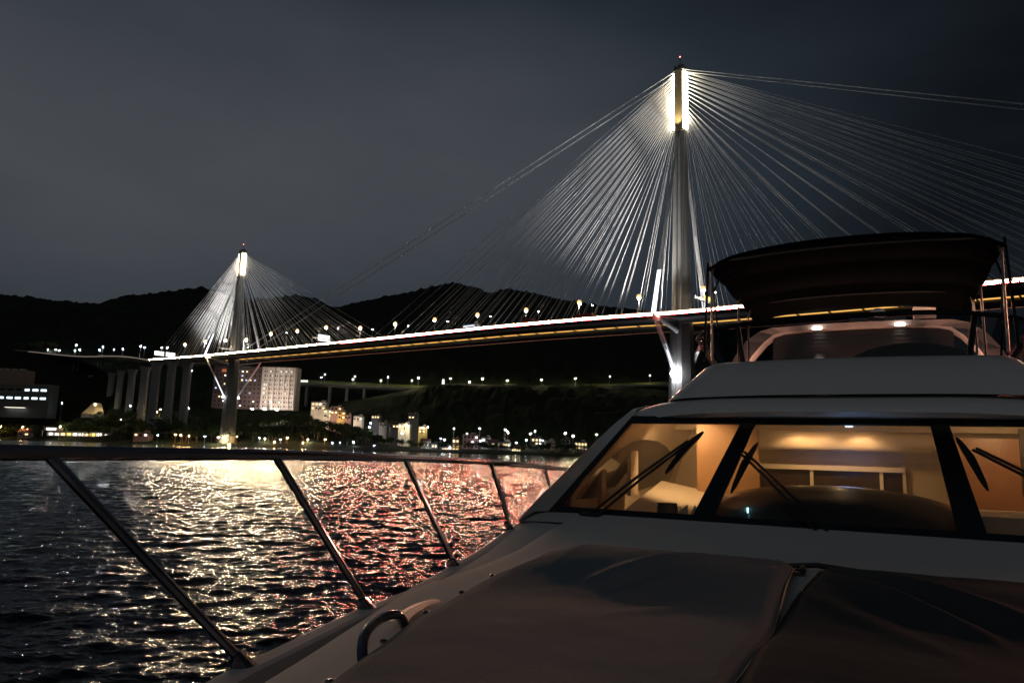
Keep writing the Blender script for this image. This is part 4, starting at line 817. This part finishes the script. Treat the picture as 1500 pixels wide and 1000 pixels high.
# ---- guard rail
for sg in (1, -1):
    RP = [(-.55, .55, .0), (-.1, .98, -.02), (.5, 1.22, -.026), (1.12, 1.43, -.033), (1.95, 1.57, -.035), (3.0, 1.77, -.048), (4.15, 1.93, -.073), (5.1, 1.98, -.112), (6.5, 2.04, -.18), (8.0, 2.06, -.25)]
    rail = MB().tube(smooth_path([B(s, l*sg, z) for s, l, z in RP], 6), .0175, 10).build('guard_rail', steel, yacht, True)
    for (s0, l0, z0), (s1, l1, z1) in (((-.05, .52, -.55), (-.30, .80, -.03)), ((.75, .95, -.55), (.33, 1.17, -.03)), ((1.56, 1.235, -.552), (1.12, 1.43, -.035)), ((2.27, 1.40, -.552), (1.95, 1.57, -.038)), ((3.24, 1.63, -.55), (2.97, 1.765, -.05)), ((4.25, 1.85, -.47), (4.12, 1.925, -.075)), ((5.1, 1.93, -.35), (5.03, 1.975, -.112)), ((6.3, 1.98, -.5), (6.2, 2.02, -.165))):
        MB().tube([B(s0, l0*sg, z0), B(s1, l1*sg, z1)], .0125, 10).build('stanchion', steel, rail, True)
        MB().tube([B(s0, l0*sg, z0-.012), B(s0-.03, (l0+.012)*sg, z0+.035)], [.030, .019], 10).build('stanchion_base', steel, rail, True)
    GR = [(1.49, .82, -.48), (1.52, .85, -.452), (1.575, .885, -.43), (1.66, .915, -.421), (1.73, .925, -.421), (1.775, .925, -.435), (1.80, .92, -.48)]
    MB().tube(smooth_path([B(s, l*sg, z) for s, l, z in GR], 5), .0125, 10).build('grab_handle', steel, yacht, True)
    MB().grid([[B(s, (l+o)*sg, z) for o, z in ((0, -.478), (.03, -.474), (.06, -.482))] for s, l in ((1.90, .99), (2.0, 1.03), (2.12, 1.06), (2.2, 1.06))]).build('drain_slot', blackpl, yacht)

# ---- fabric covers on the foredeck
def cover(sg, l_in, l_out, label):
    rows = []; s0, s1 = -.3, 3.40
    for i in range(230):
        s = s0+(s1-s0)*i/229; row = []
        for j in range(110):
            q = j/109; lo_ = lerp([-.3, .3, .8, 1.37, 1.78, 2.18, 2.46, 2.75, 3.4], [.20, .44, .62, .80, .92, 1.0, 1.05, 1.03, .90], s)
            if sg < 0: lo_ *= .97
            a_in = l_in+.045*math.sin(2.2*s+.4)*(.6); l = a_in+(lo_-a_in)*q
            base = lerp([-.6, 1.4, 3.4, 4.78], [-.5, -.485, -.455, -.392], s)
            h = .055*min(1, (1-q)/.10)**.5*min(1, q/.05+.25)**.5
            # headrest roll at the back of the pad
            hr = math.exp(-((s-2.78)/.30)**2)*(.062 if sg > 0 else .03)*min(1, (1-q)/.22)*(1-.75*max(0, 1-q/.55)) 
            sg_ = -.020*math.exp(-((s-2.30)/.28)**2)*min(1, (1-q)/.2)
            fold = 0
            for (qs, qe, ss, se, am, wd) in ((.04, .62, 3.18, 2.42, .016, .060), (.03, .5, 2.98, 2.30, .013, .055), (.02, .45, 2.6, 2.05, .006, .07)):
                if qs < q < qe:
                    f_ = (q-qs)/(qe-qs); sc_ = ss+(se-ss)*f_; fold += 1.7*am*math.exp(-((s-sc_)/wd)**2)*math.sin(math.pi*f_)**.7
            nzv = .006*fbm(s*2.2, l*2.2, sg*3.0, 4)
            edge_ = min(1, (s1-s)/.22)
            row.append(B(s, l*sg+.0, base+.006+(h+hr+sg_+fold+nzv)*math.sin(math.pi/2*max(0, edge_))))
        rows.append(row)
    last = rows[-1]
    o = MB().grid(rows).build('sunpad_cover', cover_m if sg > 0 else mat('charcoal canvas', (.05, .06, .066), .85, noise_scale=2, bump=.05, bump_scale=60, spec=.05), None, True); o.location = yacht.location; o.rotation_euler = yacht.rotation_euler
    tag(o, label, 'canvas cover', 'covers over the foredeck sunpads')
    hem = MB().tube([r[-1]+Vector((0, 0, .004)) for r in rows[::4]], .004, 5).mesh('hem', cover_m, True); place('hem', hem, o)
    MB().tube([r[0]+Vector((0, 0, .003)) for r in rows[::4]], .0055, 5).build('hem', rubber, o, True); None
    for jj in (): MB().tube([r[jj]+Vector((0, 0, .0008)) for r in rows[::4]], .0022, 4).build('seam', cover_m, o, True)
    for r in rows[10::18]: place('snap_button', SNAP, o, r[-3]+Vector((0, 0, .004)))
    return o
SNAP = MB().tube([(0, 0, -.003), (0, 0, .003), (0, 0, .005)], [.009, .009, .005], 10).mesh('snap_button', steel, True)
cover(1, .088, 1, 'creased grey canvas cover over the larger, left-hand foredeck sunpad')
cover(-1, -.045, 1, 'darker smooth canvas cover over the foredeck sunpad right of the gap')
m = MB().tube([B(3.42, .16, -.435), B(3.44, .05, -.425), B(3.40, -.10, -.43)], .012, 6); m.tube([B(3.42, .10, -.435), B(3.30, .09, -.435)], .014, 6)
o = m.build('cover_strap', rubber, None, True); o.location = yacht.location; o.rotation_euler = yacht.rotation_euler; tag(o, 'short black strap at the top of the gap between the two covers', 'strap')
